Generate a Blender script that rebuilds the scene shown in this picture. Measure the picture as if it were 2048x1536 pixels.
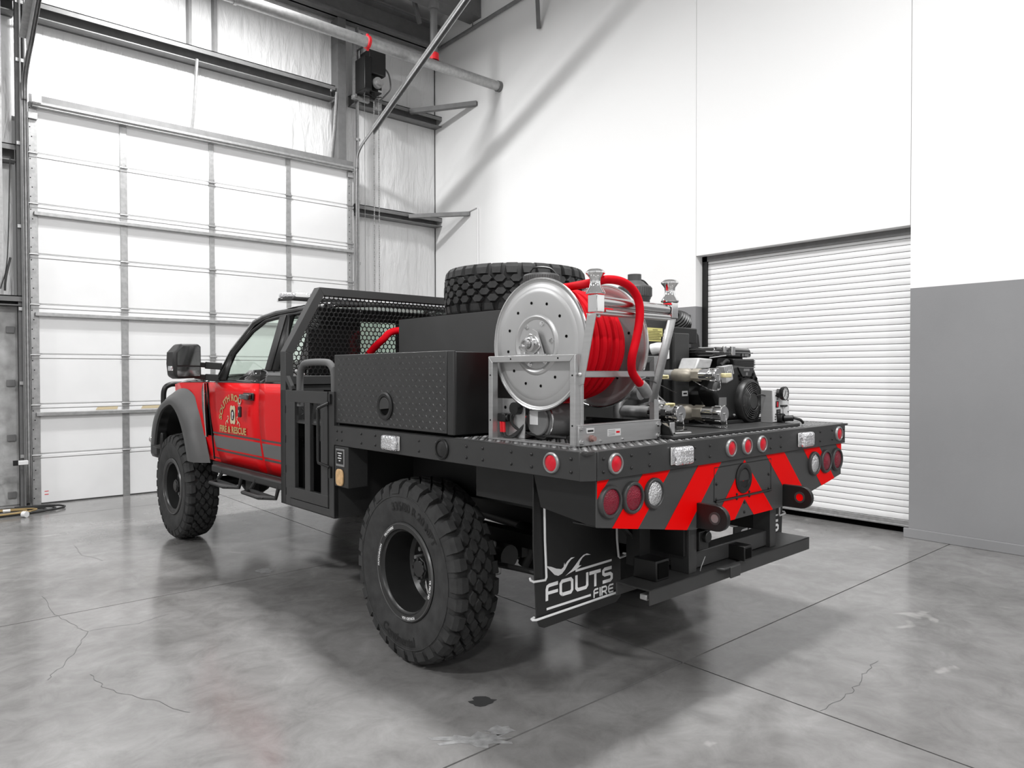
import bpy, math, random
import numpy as np
from mathutils import Matrix, Vector

for _o in list(bpy.data.objects):
    bpy.data.objects.remove(_o)
S = bpy.context.scene
COL = S.collection
PI = math.pi
random.seed(7)

# ------------------------------------------------------------------ camera
# measured from the photograph: focal length (px on a 2048 wide frame), pitch, roll, yaw of the room and of the truck
FPX, PITCH, ROLL = 1439.96, math.radians(0.92135), math.radians(-0.09266)
YAW_ROOM, YAW_TRUCK = math.radians(40.97148), math.radians(42.25944)
EYE = 1.62


def _rot(p, r):
    b = np.array([[1, 0, 0], [0, 0, -1], [0, 1, 0.]])
    cp, sp, cr, sr = math.cos(p), math.sin(p), math.cos(r), math.sin(r)
    return np.array([[cr, -sr, 0], [sr, cr, 0], [0, 0, 1.]]) @ np.array([[1, 0, 0], [0, cp, -sp], [0, sp, cp]]) @ b


def _axes(y):
    return np.array([[math.cos(y), math.sin(y), 0], [-math.sin(y), math.cos(y), 0], [0, 0, 1.]])


CR = _rot(PITCH, ROLL)
cam_axes = _axes(YAW_ROOM) @ CR.T            # columns: right, down, forward in room axes
M = Matrix.Identity(4)
for i in range(3):
    M[i][0], M[i][1], M[i][2] = cam_axes[i, 0], -cam_axes[i, 1], -cam_axes[i, 2]
M[2][3] = EYE
cd = bpy.data.cameras.new('camera')
cd.sensor_width = 36.0
cd.lens = FPX * 36.0 / 2048.0
cd.clip_start, cd.clip_end = 0.05, 200
camera = bpy.data.objects.new('camera', cd)
COL.objects.link(camera)
camera.matrix_world = M
S.camera = camera

# ------------------------------------------------------------------ world, exposure
w = bpy.data.worlds.new('world')
S.world = w
w.use_nodes = True
w.node_tree.nodes['Background'].inputs[0].default_value = (1, 1, 1, 1)
w.node_tree.nodes['Background'].inputs[1].default_value = 0.25
S.view_settings.view_transform = 'Standard'
S.view_settings.look = 'None'
S.view_settings.gamma = 1.0
S.view_settings.use_curve_mapping = False
S.view_settings.exposure = -0.54
LAMP_W = 560.0                                # watts of each high bay lamp
LAMPS = [(x, y, 7.05) for x in (-4.3, 2.9) for y in (8.6, 1.6, -5.4)]

# truck frame: x to the truck's right, y forward, z up, origin on the floor below the camera, turned 1.3 degrees in the room
TR = Matrix.Rotation(YAW_TRUCK - YAW_ROOM, 4, 'Z')


def _hit(yaw, u, v, plane):
    d = _axes(yaw) @ (CR.T @ np.array([u - 1024., v - 768., FPX]))
    ax, val = list(plane.items())[0]
    i = 'xyz'.index(ax)
    t = (val - (EYE if i == 2 else 0.0)) / d[i]
    return (d[0] * t, d[1] * t, EYE + d[2] * t)


def T(u, v, **plane):                         # measured point in the truck frame on a plane x=, y= or z=
    return _hit(YAW_TRUCK, u, v, plane)


# ------------------------------------------------------------------ materials
MAT = {}


def mat(name, col, rough=0.5, metal=0.0, spec=0.5, coat=0.0, noise=0.0, nscale=30.0, bump=0.0, bscale=60.0, stretch=None,
        col2=None, sheen=0.0, bdist=0.01):
    if isinstance(col, (int, float)):
        col = (col, col, col)
    m = bpy.data.materials.new(name)
    m.use_nodes = True
    nt = m.node_tree
    b = nt.nodes['Principled BSDF']
    b.inputs['Base Color'].default_value = (*col, 1)
    b.inputs['Roughness'].default_value = rough
    b.inputs['Metallic'].default_value = metal
    b.inputs['Specular IOR Level'].default_value = spec
    b.inputs['Coat Weight'].default_value = coat
    b.inputs['Coat Roughness'].default_value = 0.06
    b.inputs['Sheen Weight'].default_value = sheen
    if noise or bump:
        tc = nt.nodes.new('ShaderNodeTexCoord')
        mp = nt.nodes.new('ShaderNodeMapping')
        nt.links.new(tc.outputs['Object'], mp.inputs[0])
        if stretch:
            mp.inputs['Scale'].default_value = stretch
    if noise:
        n = nt.nodes.new('ShaderNodeTexNoise')
        n.inputs['Scale'].default_value = nscale
        n.inputs['Detail'].default_value = 6
        nt.links.new(mp.outputs[0], n.inputs['Vector'])
        r = nt.nodes.new('ShaderNodeValToRGB')
        c2 = col2 if col2 else tuple(max(0, c * (1 - noise)) for c in col)
        r.color_ramp.elements[0].position, r.color_ramp.elements[1].position = 0.3, 0.7
        r.color_ramp.elements[0].color = (*c2, 1)
        r.color_ramp.elements[1].color = (*[c * (1 + (0 if col2 else noise)) for c in col], 1)
        nt.links.new(n.outputs[0], r.inputs[0])
        nt.links.new(r.outputs[0], b.inputs['Base Color'])
    if bump:
        n2 = nt.nodes.new('ShaderNodeTexNoise')
        n2.inputs['Scale'].default_value = bscale
        n2.inputs['Detail'].default_value = 4
        nt.links.new(mp.outputs[0], n2.inputs['Vector'])
        bp = nt.nodes.new('ShaderNodeBump')
        bp.inputs['Strength'].default_value = bump
        bp.inputs['Distance'].default_value = bdist
        nt.links.new(n2.outputs[0], bp.inputs['Height'])
        nt.links.new(bp.outputs[0], b.inputs['Normal'])
    MAT[name] = m
    return m


mat('charcoal', 0.034, 0.42, noise=0.08, nscale=8, bump=0.08, bscale=500, bdist=0.001)
mat('chassis', 0.004, 0.5)
mat('black', 0.006, 0.4)
mat('black_gloss', 0.010, 0.12, coat=1.0)
mat('textured_black', 0.022, 0.6, bump=0.5, bscale=350, bdist=0.002)
mat('tank', 0.050, 0.5, noise=0.1, nscale=5)
mat('red_paint', (0.68, 0.0005, 0.004), 0.45, spec=0.15, coat=0.25)
mat('decal_red', (0.86, 0.0005, 0.0005), 0.5, spec=0.1)
mat('decal_grey', 0.055, 0.45)
mat('stripe_grey', 0.10, 0.35, coat=0.4)
mat('white_vinyl', 0.82, 0.5)
mat('gold', (0.46, 0.34, 0.13), 0.4)
mat('cream', (0.62, 0.52, 0.34), 0.5)
mat('tan', (0.62, 0.40, 0.20), 0.5, noise=0.2, nscale=40)
mat('rubber', 0.030, 0.8, noise=0.35, nscale=14, bump=0.25, bscale=90, bdist=0.002)
mat('rubber_text', 0.006, 0.6)
mat('rim', 0.020, 0.35)
mat('rim_lip', 0.12, 0.3, metal=0.6)
mat('hose_red', (0.54, 0.0005, 0.008), 0.7, spec=0.12, bump=0.3, bscale=240, bdist=0.001)
mat('stainless', 0.52, 0.36, metal=0.7, noise=0.06, nscale=6, bump=0.04, bscale=40, stretch=(1, 1, 14), bdist=0.001)
mat('spun_steel', 0.50, 0.38, metal=0.6, noise=0.05, nscale=4)
mat('chrome', 0.80, 0.07, metal=1.0)
mat('polished', 0.60, 0.22, metal=1.0)
mat('brass', (0.50, 0.46, 0.39), 0.38, metal=0.6, noise=0.15, nscale=20)
mat('galvanised', 0.42, 0.45, metal=0.7, noise=0.14, nscale=22)
mat('girt', 0.20, 0.5, metal=0.2, noise=0.1, nscale=10)
mat('girt_dark', 0.15, 0.5, noise=0.1, nscale=10)
mat('column_dark', 0.030, 0.5)
mat('door_white', 0.86, 0.42, noise=0.02, nscale=3)
mat('slat_white', 0.84, 0.38)
mat('gap_dark', 0.004, 0.9, spec=0.05)
mat('lozenge', 0.11, 0.24, metal=0.6)
mat('plastic_black', 0.010, 0.45, bump=0.1, bscale=300, bdist=0.001)
mat('flare', 0.075, 0.5, bump=0.35, bscale=420, bdist=0.001)
mat('yellow_tag', (0.72, 0.64, 0.36), 0.5)
mat('yellow_paper', (0.78, 0.72, 0.28), 0.6)
mat('label_ink', (0.16, 0.14, 0.05), 0.6)
mat('label_white', 0.72, 0.5)
mat('lens_ring', 0.26, 0.35, metal=0.3)
mat('rubber_ring', 0.045, 0.55)
mat('wire_red', (0.75, 0.01, 0.02), 0.5)
mat('seat', 0.03, 0.8)
mat('concrete_wall', 0.46, 0.85, noise=0.35, nscale=6, col2=(0.26, 0.26, 0.255), bump=0.3, bscale=30)
mat('grey_cap', 0.06, 0.5)
mat('grip', 0.11, 0.75, bump=0.5, bscale=260, bdist=0.002)
mat('white_plastic', 0.75, 0.4)
mat('deck_white', 0.75, 0.6, noise=0.1, nscale=1.5)
mat('hose_black', 0.015, 0.5)
mat('hose_tan', (0.30, 0.21, 0.09), 0.5)
mat('unseen_wall', 0.55, 0.6)
mat('button', (.34, .20, .18), 0.35)
mat('oil', 0.05, 0.25)
mat('crack', 0.07, 0.7)
mat('dry_patch', 0.25, 0.6, noise=0.3, nscale=25)
mat('grille', 0.06, 0.22, metal=0.3)
mat('cast_aluminium', 0.52, 0.45, metal=0.3, noise=0.1, nscale=30)
mat('orange', (0.8, 0.25, 0.02), 0.4)


def lens(name, col, rough=0.12, bumps=260.0, strength=0.5):
    m = mat(name, col, rough, coat=0.08, metal=0.75 if 'clear' in name else 0.0)
    nt = m.node_tree
    b = nt.nodes['Principled BSDF']
    tc = nt.nodes.new('ShaderNodeTexCoord')
    v = nt.nodes.new('ShaderNodeTexVoronoi')
    v.inputs['Scale'].default_value = bumps
    nt.links.new(tc.outputs['Object'], v.inputs['Vector'])
    bp = nt.nodes.new('ShaderNodeBump')
    bp.inputs['Strength'].default_value = strength
    bp.inputs['Distance'].default_value = 0.004
    nt.links.new(v.outputs[0], bp.inputs['Height'])
    nt.links.new(bp.outputs[0], b.inputs['Normal'])
    return m


lens('lens_red', (0.62, 0.005, 0.02), 0.15, 60, 0.1)
lens('lens_red_dark', (0.20, 0.002, 0.018), 0.25, 160, 0.6)
lens('lens_clear', (0.78, 0.78, 0.79), 0.12, 120, 0.9)
lens('led_clear', (0.80, 0.80, 0.82), 0.12, 75, 1.0)


def glass(name, tint, gloss=0.12):
    m = bpy.data.materials.new(name)
    m.use_nodes = True
    nt = m.node_tree
    nt.nodes.remove(nt.nodes['Principled BSDF'])
    out = nt.nodes['Material Output']
    t = nt.nodes.new('ShaderNodeBsdfTransparent')
    t.inputs[0].default_value = (*tint, 1)
    g = nt.nodes.new('ShaderNodeBsdfGlossy')
    g.inputs['Roughness'].default_value = 0.02
    f = nt.nodes.new('ShaderNodeLayerWeight')
    f.inputs[0].default_value = 0.5
    pw = nt.nodes.new('ShaderNodeMath')
    pw.operation = 'POWER'
    pw.inputs[1].default_value = 4.0
    nt.links.new(f.outputs['Facing'], pw.inputs[0])
    a = nt.nodes.new('ShaderNodeMath')
    a.operation = 'MULTIPLY_ADD'
    a.inputs[1].default_value = 0.6
    a.inputs[2].default_value = gloss - 0.04
    a.use_clamp = True
    mx = nt.nodes.new('ShaderNodeMixShader')
    nt.links.new(pw.outputs[0], a.inputs[0])
    nt.links.new(a.outputs[0], mx.inputs[0])
    nt.links.new(t.outputs[0], mx.inputs[1])
    nt.links.new(g.outputs[0], mx.inputs[2])
    nt.links.new(mx.outputs[0], out.inputs[0])
    MAT[name] = m


glass('glass', (0.88, 0.95, 0.90), 0.10)
glass('gauge_glass', (0.95, 0.95, 0.95), 0.06)


def floor_material():
    m = bpy.data.materials.new('floor_concrete')
    m.use_nodes = True
    nt = m.node_tree
    b = nt.nodes['Principled BSDF']
    tc = nt.nodes.new('ShaderNodeTexCoord')

    def noise(sc, det, rough=0.6, dist=0.0):
        n = nt.nodes.new('ShaderNodeTexNoise')
        n.inputs['Scale'].default_value = sc
        n.inputs['Detail'].default_value = det
        n.inputs['Roughness'].default_value = rough
        n.inputs['Distortion'].default_value = dist
        nt.links.new(tc.outputs['Object'], n.inputs['Vector'])
        return n
    n1, n2, n3 = noise(0.8, 8, 0.65, 0.4), noise(4.5, 9, 0.7, 0.6), noise(45, 4)
    r1 = nt.nodes.new('ShaderNodeValToRGB')
    r1.color_ramp.elements[0].position, r1.color_ramp.elements[1].position = 0.30, 0.72
    r1.color_ramp.elements[0].color = (0.155, 0.151, 0.148, 1)
    r1.color_ramp.elements[1].color = (0.30, 0.296, 0.292, 1)
    nt.links.new(n1.outputs[0], r1.inputs[0])
    r2 = nt.nodes.new('ShaderNodeValToRGB')
    r2.color_ramp.elements[0].position, r2.color_ramp.elements[1].position = 0.30, 0.72
    r2.color_ramp.elements[0].color = (0.72, 0.715, 0.71, 1)
    r2.color_ramp.elements[1].color = (1.12, 1.12, 1.12, 1)
    nt.links.new(n2.outputs[0], r2.inputs[0])
    mx = nt.nodes.new('ShaderNodeMix')
    mx.data_type = 'RGBA'
    mx.blend_type = 'MULTIPLY'
    mx.inputs[0].default_value = 1
    nt.links.new(r1.outputs[0], mx.inputs[6])
    nt.links.new(r2.outputs[0], mx.inputs[7])
    # pale dry scuffs and a few dark oil spots, each with its own shape
    n4 = noise(1.7, 3, 0.5, 1.2)
    r4 = nt.nodes.new('ShaderNodeValToRGB')
    r4.color_ramp.elements[0].position, r4.color_ramp.elements[1].position = 0.685, 0.73
    nt.links.new(n4.outputs[0], r4.inputs[0])
    mul = nt.nodes.new('ShaderNodeMath')
    mul.operation = 'MULTIPLY'
    nt.links.new(r4.outputs[0], mul.inputs[0])
    nt.links.new(n2.outputs[0], mul.inputs[1])
    mx2 = nt.nodes.new('ShaderNodeMix')
    mx2.data_type = 'RGBA'
    mx2.inputs[7].default_value = (0.42, 0.41, 0.40, 1)
    nt.links.new(mul.outputs[0], mx2.inputs[0])
    nt.links.new(mx.outputs[2], mx2.inputs[6])
    nt.links.new(mx2.outputs[2], b.inputs['Base Color'])
    rr = nt.nodes.new('ShaderNodeMapRange')
    rr.inputs[3].default_value, rr.inputs[4].default_value = 0.10, 0.24
    nt.links.new(n2.outputs[0], rr.inputs[0])
    nt.links.new(rr.outputs[0], b.inputs['Roughness'])
    b.inputs['Specular IOR Level'].default_value = 0.55
    bp = nt.nodes.new('ShaderNodeBump')
    bp.inputs['Strength'].default_value = 0.05
    bp.inputs['Distance'].default_value = 0.004
    nt.links.new(n2.outputs[0], bp.inputs['Height'])
    nt.links.new(bp.outputs[0], b.inputs['Normal'])
    MAT['floor'] = m


def painted_wall_material():                 # white above, grey wainscot paint below 2.43 m
    m = mat('painted_wall', 0.84, 0.55)
    nt = m.node_tree
    b = nt.nodes['Principled BSDF']
    g = nt.nodes.new('ShaderNodeNewGeometry')
    sx = nt.nodes.new('ShaderNodeSeparateXYZ')
    nt.links.new(g.outputs['Position'], sx.inputs[0])
    gt = nt.nodes.new('ShaderNodeMath')
    gt.operation = 'GREATER_THAN'
    gt.inputs[1].default_value = 2.432
    nt.links.new(sx.outputs[2], gt.inputs[0])
    n = nt.nodes.new('ShaderNodeTexNoise')
    n.inputs['Scale'].default_value = 1.1
    n.inputs['Detail'].default_value = 5
    nt.links.new(g.outputs['Position'], n.inputs['Vector'])
    r = nt.nodes.new('ShaderNodeValToRGB')
    r.color_ramp.elements[0].color = (0.205, 0.205, 0.21, 1)
    r.color_ramp.elements[1].color = (0.27, 0.27, 0.275, 1)
    nt.links.new(n.outputs[0], r.inputs[0])
    mx = nt.nodes.new('ShaderNodeMix')
    mx.data_type = 'RGBA'
    mx.inputs[7].default_value = (0.87, 0.87, 0.865, 1)
    nt.links.new(gt.outputs[0], mx.inputs[0])
    nt.links.new(r.outputs[0], mx.inputs[6])
    nt.links.new(mx.outputs[2], b.inputs['Base Color'])
    n2 = nt.nodes.new('ShaderNodeTexNoise')
    n2.inputs['Scale'].default_value = 70
    nt.links.new(g.outputs['Position'], n2.inputs['Vector'])
    bp = nt.nodes.new('ShaderNodeBump')
    bp.inputs['Strength'].default_value = 0.08
    bp.inputs['Distance'].default_value = 0.004
    nt.links.new(n2.outputs[0], bp.inputs['Height'])
    nt.links.new(bp.outputs[0], b.inputs['Normal'])


def liner_material():                         # white vinyl faced insulation blanket with soft creases
    m = mat('liner', 0.76, 0.28, spec=0.6)
    nt = m.node_tree
    b = nt.nodes['Principled BSDF']
    g = nt.nodes.new('ShaderNodeNewGeometry')
    mp = nt.nodes.new('ShaderNodeMapping')
    mp.inputs['Scale'].default_value = (2.2, 1, 0.5)
    mp.inputs['Rotation'].default_value = (0, 0.45, 0)
    nt.links.new(g.outputs['Position'], mp.inputs[0])
    n = nt.nodes.new('ShaderNodeTexNoise')
    n.inputs['Scale'].default_value = 3.4
    n.inputs['Detail'].default_value = 7
    n.inputs['Distortion'].default_value = 0.5
    nt.links.new(mp.outputs[0], n.inputs['Vector'])
    bp = nt.nodes.new('ShaderNodeBump')
    bp.inputs['Strength'].default_value = 0.8
    bp.inputs['Distance'].default_value = 0.06
    nt.links.new(n.outputs[0], bp.inputs['Height'])
    nt.links.new(bp.outputs[0], b.inputs['Normal'])


floor_material()
painted_wall_material()
liner_material()


# ------------------------------------------------------------------ mesh builder
def V3(p):
    return Vector(p)


class MB:
    def __init__(s):
        s.v, s.f = [], []

    def add(s, vs, fs):
        o = len(s.v)
        s.v += [tuple(p) for p in vs]
        s.f += [tuple(i + o for i in f) for f in fs]
        return s

    def box(s, x0, x1, y0, y1, z0, z1):
        vs = [(x, y, z) for x in (x0, x1) for y in (y0, y1) for z in (z0, z1)]
        return s.add(vs, [(0, 1, 3, 2), (4, 6, 7, 5), (0, 4, 5, 1), (2, 3, 7, 6), (0, 2, 6, 4), (1, 5, 7, 3)])

    def bar(s, p0, p1, wd, ht, up=(0, 0, 1)):   # rectangular bar from p0 to p1
        p0, p1 = V3(p0), V3(p1)
        d = (p1 - p0).normalized()
        u = V3(up)
        sd = d.cross(u)
        if sd.length < 1e-5:
            sd = d.cross(V3((1, 0, 0)))
        sd.normalize()
        u = sd.cross(d).normalized()
        vs = []
        for p in (p0, p1):
            for a, b in ((-1, -1), (1, -1), (1, 1), (-1, 1)):
                vs.append(p + sd * (a * wd / 2) + u * (b * ht / 2))
        return s.add(vs, [(0, 1, 2, 3), (7, 6, 5, 4), (0, 4, 5, 1), (1, 5, 6, 2), (2, 6, 7, 3), (3, 7, 4, 0)])

    def tube(s, pts, r, n=10, closed=False, caps=True):
        pts = [V3(p) for p in pts]
        k = len(pts)
        rs = r if isinstance(r, (list, tuple)) else [r] * k
        tang = []
        for i in range(k):
            a = pts[(i - 1) % k] if (closed or i > 0) else pts[0]
            b = pts[(i + 1) % k] if (closed or i < k - 1) else pts[-1]
            tang.append((b - a).normalized())
        ref = V3((0, 0, 1)) if abs(tang[0].z) < 0.9 else V3((1, 0, 0))
        nrm = (ref - tang[0] * ref.dot(tang[0])).normalized()
        vs = []
        for i in range(k):
            t = tang[i]
            nrm = (nrm - t * nrm.dot(t))
            if nrm.length < 1e-6:
                nrm = t.orthogonal()
            nrm.normalize()
            bn = t.cross(nrm)
            for j in range(n):
                a = 2 * PI * j / n
                vs.append(pts[i] + (nrm * math.cos(a) + bn * math.sin(a)) * rs[i])
        fs = []
        for i in range(k if closed else k - 1):
            for j in range(n):
                fs.append((i * n + j, i * n + (j + 1) % n, ((i + 1) % k) * n + (j + 1) % n, ((i + 1) % k) * n + j))
        if caps and not closed:
            fs.append(tuple(range(n - 1, -1, -1)))
            fs.append(tuple((k - 1) * n + j for j in range(n)))
        return s.add(vs, fs)

    def cyl(s, p0, p1, r, n=16, r1=None, caps=True):
        return s.tube([p0, p1], [r, r if r1 is None else r1], n, caps=caps)

    def lathe(s, prof, org, axis, n=32, arc=None, close=False):   # prof: (radius, height along axis)
        ax = V3(axis).normalized()
        u = ax.orthogonal().normalized() if abs(ax.z) > 0.9 else V3((0, 0, 1)) - ax * ax.z
        u.normalize()
        w2 = ax.cross(u)
        org = V3(org)
        vs, fs = [], []
        k = len(prof)
        for j in range(n):
            a = 2 * PI * j / n
            d = u * math.cos(a) + w2 * math.sin(a)
            for r, h in prof:
                vs.append(org + ax * h + d * r)
        kk = k if close else k - 1
        for j in range(n):
            for i in range(kk):
                a, b = j * k + i, j * k + (i + 1) % k
                c, d2 = ((j + 1) % n) * k + (i + 1) % k, ((j + 1) % n) * k + i
                fs.append((a, d2, c, b))
        return s.add(vs, fs)

    def prism(s, poly, axis, a0, a1):           # poly in the two other axes, in order
        i = 'xyz'.index(axis)
        vs = []
        for a in (a0, a1):
            for p in poly:
                q = list(p)
                q.insert(i, a)
                vs.append(q)
        k = len(poly)
        fs = [tuple(range(k)), tuple(range(2 * k - 1, k - 1, -1))]
        fs += [(j, k + j, k + (j + 1) % k, (j + 1) % k) for j in range(k)]
        return s.add(vs, fs)

    def loft(s, a, b, closed=False):
        k = len(a)
        vs = list(a) + list(b)
        fs = [(j, (j + 1) % k, k + (j + 1) % k, k + j) for j in range(k if closed else k - 1)]
        return s.add(vs, fs)

    def sheet(s, rows):                         # grid of points
        n, k = len(rows), len(rows[0])
        vs = [p for r in rows for p in r]
        return s.add(vs, [(i * k + j, i * k + j + 1, (i + 1) * k + j + 1, (i + 1) * k + j) for i in range(n - 1) for j in range(k - 1)])

    def ball(s, c, r, n=12, sc=(1, 1, 1)):
        m = n // 2
        pr = [(max(r * math.sin(PI * i / m), 1e-5), -r * math.cos(PI * i / m)) for i in range(m + 1)]
        o = len(s.v)
        s.lathe(pr, (0, 0, 0), (0, 0, 1), n)
        for i in range(o, len(s.v)):
            p = s.v[i]
            s.v[i] = (c[0] + p[0] * sc[0], c[1] + p[1] * sc[1], c[2] + p[2] * sc[2])
        return s


def mesh_from(name, mb, m, smooth=35.0, off=(0, 0, 0)):
    me = bpy.data.meshes.new(name)
    me.from_pydata([(p[0] - off[0], p[1] - off[1], p[2] - off[2]) for p in mb.v], [], mb.f)
    me.update()
    import bmesh
    bm = bmesh.new()
    bm.from_mesh(me)
    bmesh.ops.recalc_face_normals(bm, faces=bm.faces)
    bm.to_mesh(me)
    bm.free()
    if smooth:
        me.shade_smooth()
        me.set_sharp_from_angle(angle=math.radians(smooth))
    me.materials.append(MAT[m])
    return me


def part(name, mb, m, parent, bevel=0.0, smooth=35.0, label=None, solid=0.0, kind=None, seg=2):
    root = parent
    while root.parent:
        root = root.parent
    off = root.get('_base', (0, 0, 0))
    me = mesh_from(name, mb, m, smooth, off)
    o = bpy.data.objects.new(name, me)
    COL.objects.link(o)
    o.parent = parent
    if solid:
        md = o.modifiers.new('thick', 'SOLIDIFY')
        md.thickness = solid
        md.offset = 0
    if bevel:
        md = o.modifiers.new('bevel', 'BEVEL')
        md.width = bevel
        md.segments = seg
        md.limit_method = 'ANGLE'
        md.angle_limit = math.radians(40)
    if label:
        o['label'] = label
    if kind:
        o['kind'] = kind
    return o


def thing(name, label, cat, base=(0, 0, 0), truck=True, group=None, kind=None):
    o = bpy.data.objects.new(name, None)
    o.empty_display_size = 0.1
    COL.objects.link(o)
    mw = Matrix.Translation(base)
    o.matrix_world = (TR @ mw) if truck else mw
    o['_base'] = tuple(base)
    if label:
        o['label'] = label
    if cat:
        o['category'] = cat
    if group:
        o['group'] = group
    if kind:
        o['kind'] = kind
    return o


def struct(name, mb, m, label=None, bevel=0.0, smooth=35.0, kind='structure', cat=None):
    me = mesh_from(name, mb, m, smooth)
    o = bpy.data.objects.new(name, me)
    COL.objects.link(o)
    o['kind'] = kind
    if label:
        o['label'] = label
    if cat:
        o['category'] = cat
    if bevel:
        md = o.modifiers.new('bevel', 'BEVEL')
        md.width = bevel
        md.segments = 2
        md.limit_method = 'ANGLE'
    return o


def single(name, mb, m, label, cat, truck=True, bevel=0.0, group=None, smooth=35.0):   # a thing of one mesh
    me = mesh_from(name, mb, m, smooth)
    o = bpy.data.objects.new(name, me)
    COL.objects.link(o)
    if truck:
        o.matrix_world = TR
    o['label'], o['category'] = label, cat
    if group:
        o['group'] = group
    if bevel:
        md = o.modifiers.new('bevel', 'BEVEL')
        md.width = bevel
        md.segments = 2
        md.limit_method = 'ANGLE'
    return o


def smooth_path(pts, n=8):                      # Catmull-Rom
    P = [V3(p) for p in pts]
    P = [P[0] * 2 - P[1]] + P + [P[-1] * 2 - P[-2]]
    out = []
    for i in range(1, len(P) - 2):
        for k in range(n):
            t = k / n
            a, b, c, d = P[i - 1], P[i], P[i + 1], P[i + 2]
            out.append(0.5 * ((2 * b) + (c - a) * t + (2 * a - 5 * b + 4 * c - d) * t * t + (3 * b - a - 3 * c + d) * t ** 3))
    out.append(P[-2])
    return out


_dg_texts = []


def text_geo(body, size, bold=0.0):
    cu = bpy.data.curves.new('text', 'FONT')
    cu.body = body
    cu.size = size
    cu.offset = bold
    cu.resolution_u = 3
    cu.align_x = 'CENTER'
    o = bpy.data.objects.new('text', cu)
    COL.objects.link(o)
    dg = bpy.context.evaluated_depsgraph_get()
    me = bpy.data.meshes.new_from_object(o.evaluated_get(dg))
    vs = [tuple(v.co) for v in me.vertices]
    fs = [tuple(p.vertices) for p in me.polygons]
    bpy.data.objects.remove(o)
    bpy.data.curves.remove(cu)
    bpy.data.meshes.remove(me)
    return vs, fs


def text_mb(body, size, fn, bold=0.0):          # fn maps flat (x, y) text coordinates to 3-D
    vs, fs = text_geo(body, size, bold)
    return MB().add([fn(v[0], v[1]) for v in vs], fs)


def stroke(mb, pts, wd, fn):                    # ribbon of constant width in a plane
    pts = [Vector((p[0], p[1])) for p in pts]
    k = len(pts)
    L, Rr = [], []
    for i in range(k):
        d0 = (pts[i] - pts[i - 1]).normalized() if i else None
        d1 = (pts[i + 1] - pts[i]).normalized() if i < k - 1 else None
        d0, d1 = d0 or d1, d1 or d0
        t = (d0 + d1).normalized()
        nn = Vector((-t.y, t.x))
        sc = wd / 2 / max(0.4, nn.dot(Vector((-d0.y, d0.x))))
        L.append(fn(*(pts[i] + nn * sc)))
        Rr.append(fn(*(pts[i] - nn * sc)))
    mb.loft(L, Rr)


def lozenges(mb, org, uu, vv, nn, wd, ht, pitch=0.034, skip=None):   # raised tread-plate pattern
    org, uu, vv, nn = V3(org), V3(uu), V3(vv), V3(nn)
    a, b, h = pitch * 0.40, pitch * 0.125, 0.0030
    for i in range(int(wd / pitch)):
        for j in range(int(ht / pitch)):
            cu, cv = (i + 0.5) * pitch, (j + 0.5) * pitch
            if skip and skip(cu, cv):
                continue
            d = 1 if (i + j) % 2 else -1
            e1 = (uu + vv * d).normalized()
            e2 = (vv - uu * d).normalized()
            c = org + uu * cu + vv * cv
            mb.add([c - e1 * a, c - e2 * b, c + e1 * a, c + e2 * b, c - e1 * a * .45 + nn * h, c + e1 * a * .45 + nn * h],
                   [(0, 1, 4), (1, 5, 4), (1, 2, 5), (2, 3, 5), (3, 4, 5), (3, 0, 4)])
    return mb


def circle_pts(c, r, axis, n=24):
    out = []
    for j in range(n):
        a = 2 * PI * j / n
        p = [r * math.cos(a), r * math.sin(a)]
        i = 'xyz'.index(axis)
        p.insert(i, 0)
        out.append((c[0] + p[0], c[1] + p[1], c[2] + p[2]))
    return out


def clip_poly(poly, planes):                    # convex clip, planes (a, b, c): keep a*x + b*y <= c
    for a, b, c in planes:
        out = []
        for i in range(len(poly)):
            p, q = poly[i - 1], poly[i]
            dp, dq = a * p[0] + b * p[1] - c, a * q[0] + b * q[1] - c
            if (dp <= 0) != (dq <= 0):
                t = dp / (dp - dq)
                out.append((p[0] + (q[0] - p[0]) * t, p[1] + (q[1] - p[1]) * t))
            if dq <= 0:
                out.append(q)
        poly = out
        if not poly:
            break
    return poly


# ================================================================== THE ROOM (room axes)
WX = 7.54            # right wall face
WY = 10.80           # insulation face of the door wall
DY = 10.53           # face of the sectional door
DX0, DX1 = 1.40, 5.72
CEIL = 7.95

# floor: slabs parted by saw-cut joints
fl = struct('floor', MB().box(-9.0, 7.75, -8.0, 11.2, -0.30, -0.12), 'gap_dark', 'polished grey concrete floor with saw cut joints')
xs_, ys_ = [-9.0, 3.335, 7.75], [-8.0, 2.392, 5.60, 9.575, 11.2]
for i in range(2):
    for j in range(4):
        g = 0.005
        part('slab', MB().box(xs_[i] + g, xs_[i + 1] - g, ys_[j] + g, ys_[j + 1] - g, -0.12, 0.0), 'floor', fl, smooth=0)

# hairline cracks in the slabs
def crack(pts, wd=0.0022):
    P = [_hit(YAW_ROOM, u, v, {'z': 0.0}) for u, v in pts]
    fine = []
    for a, b in zip(P[:-1], P[1:]):
        for k in range(5):
            t = k / 5
            fine.append((a[0] + (b[0] - a[0]) * t + random.uniform(-.012, .012), a[1] + (b[1] - a[1]) * t + random.uniform(-.012, .012)))
    fine.append(P[-1][:2])
    mb = MB()
    stroke(mb, fine, wd, lambda x, y: (x, y, 0.0012))
    return mb


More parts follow.
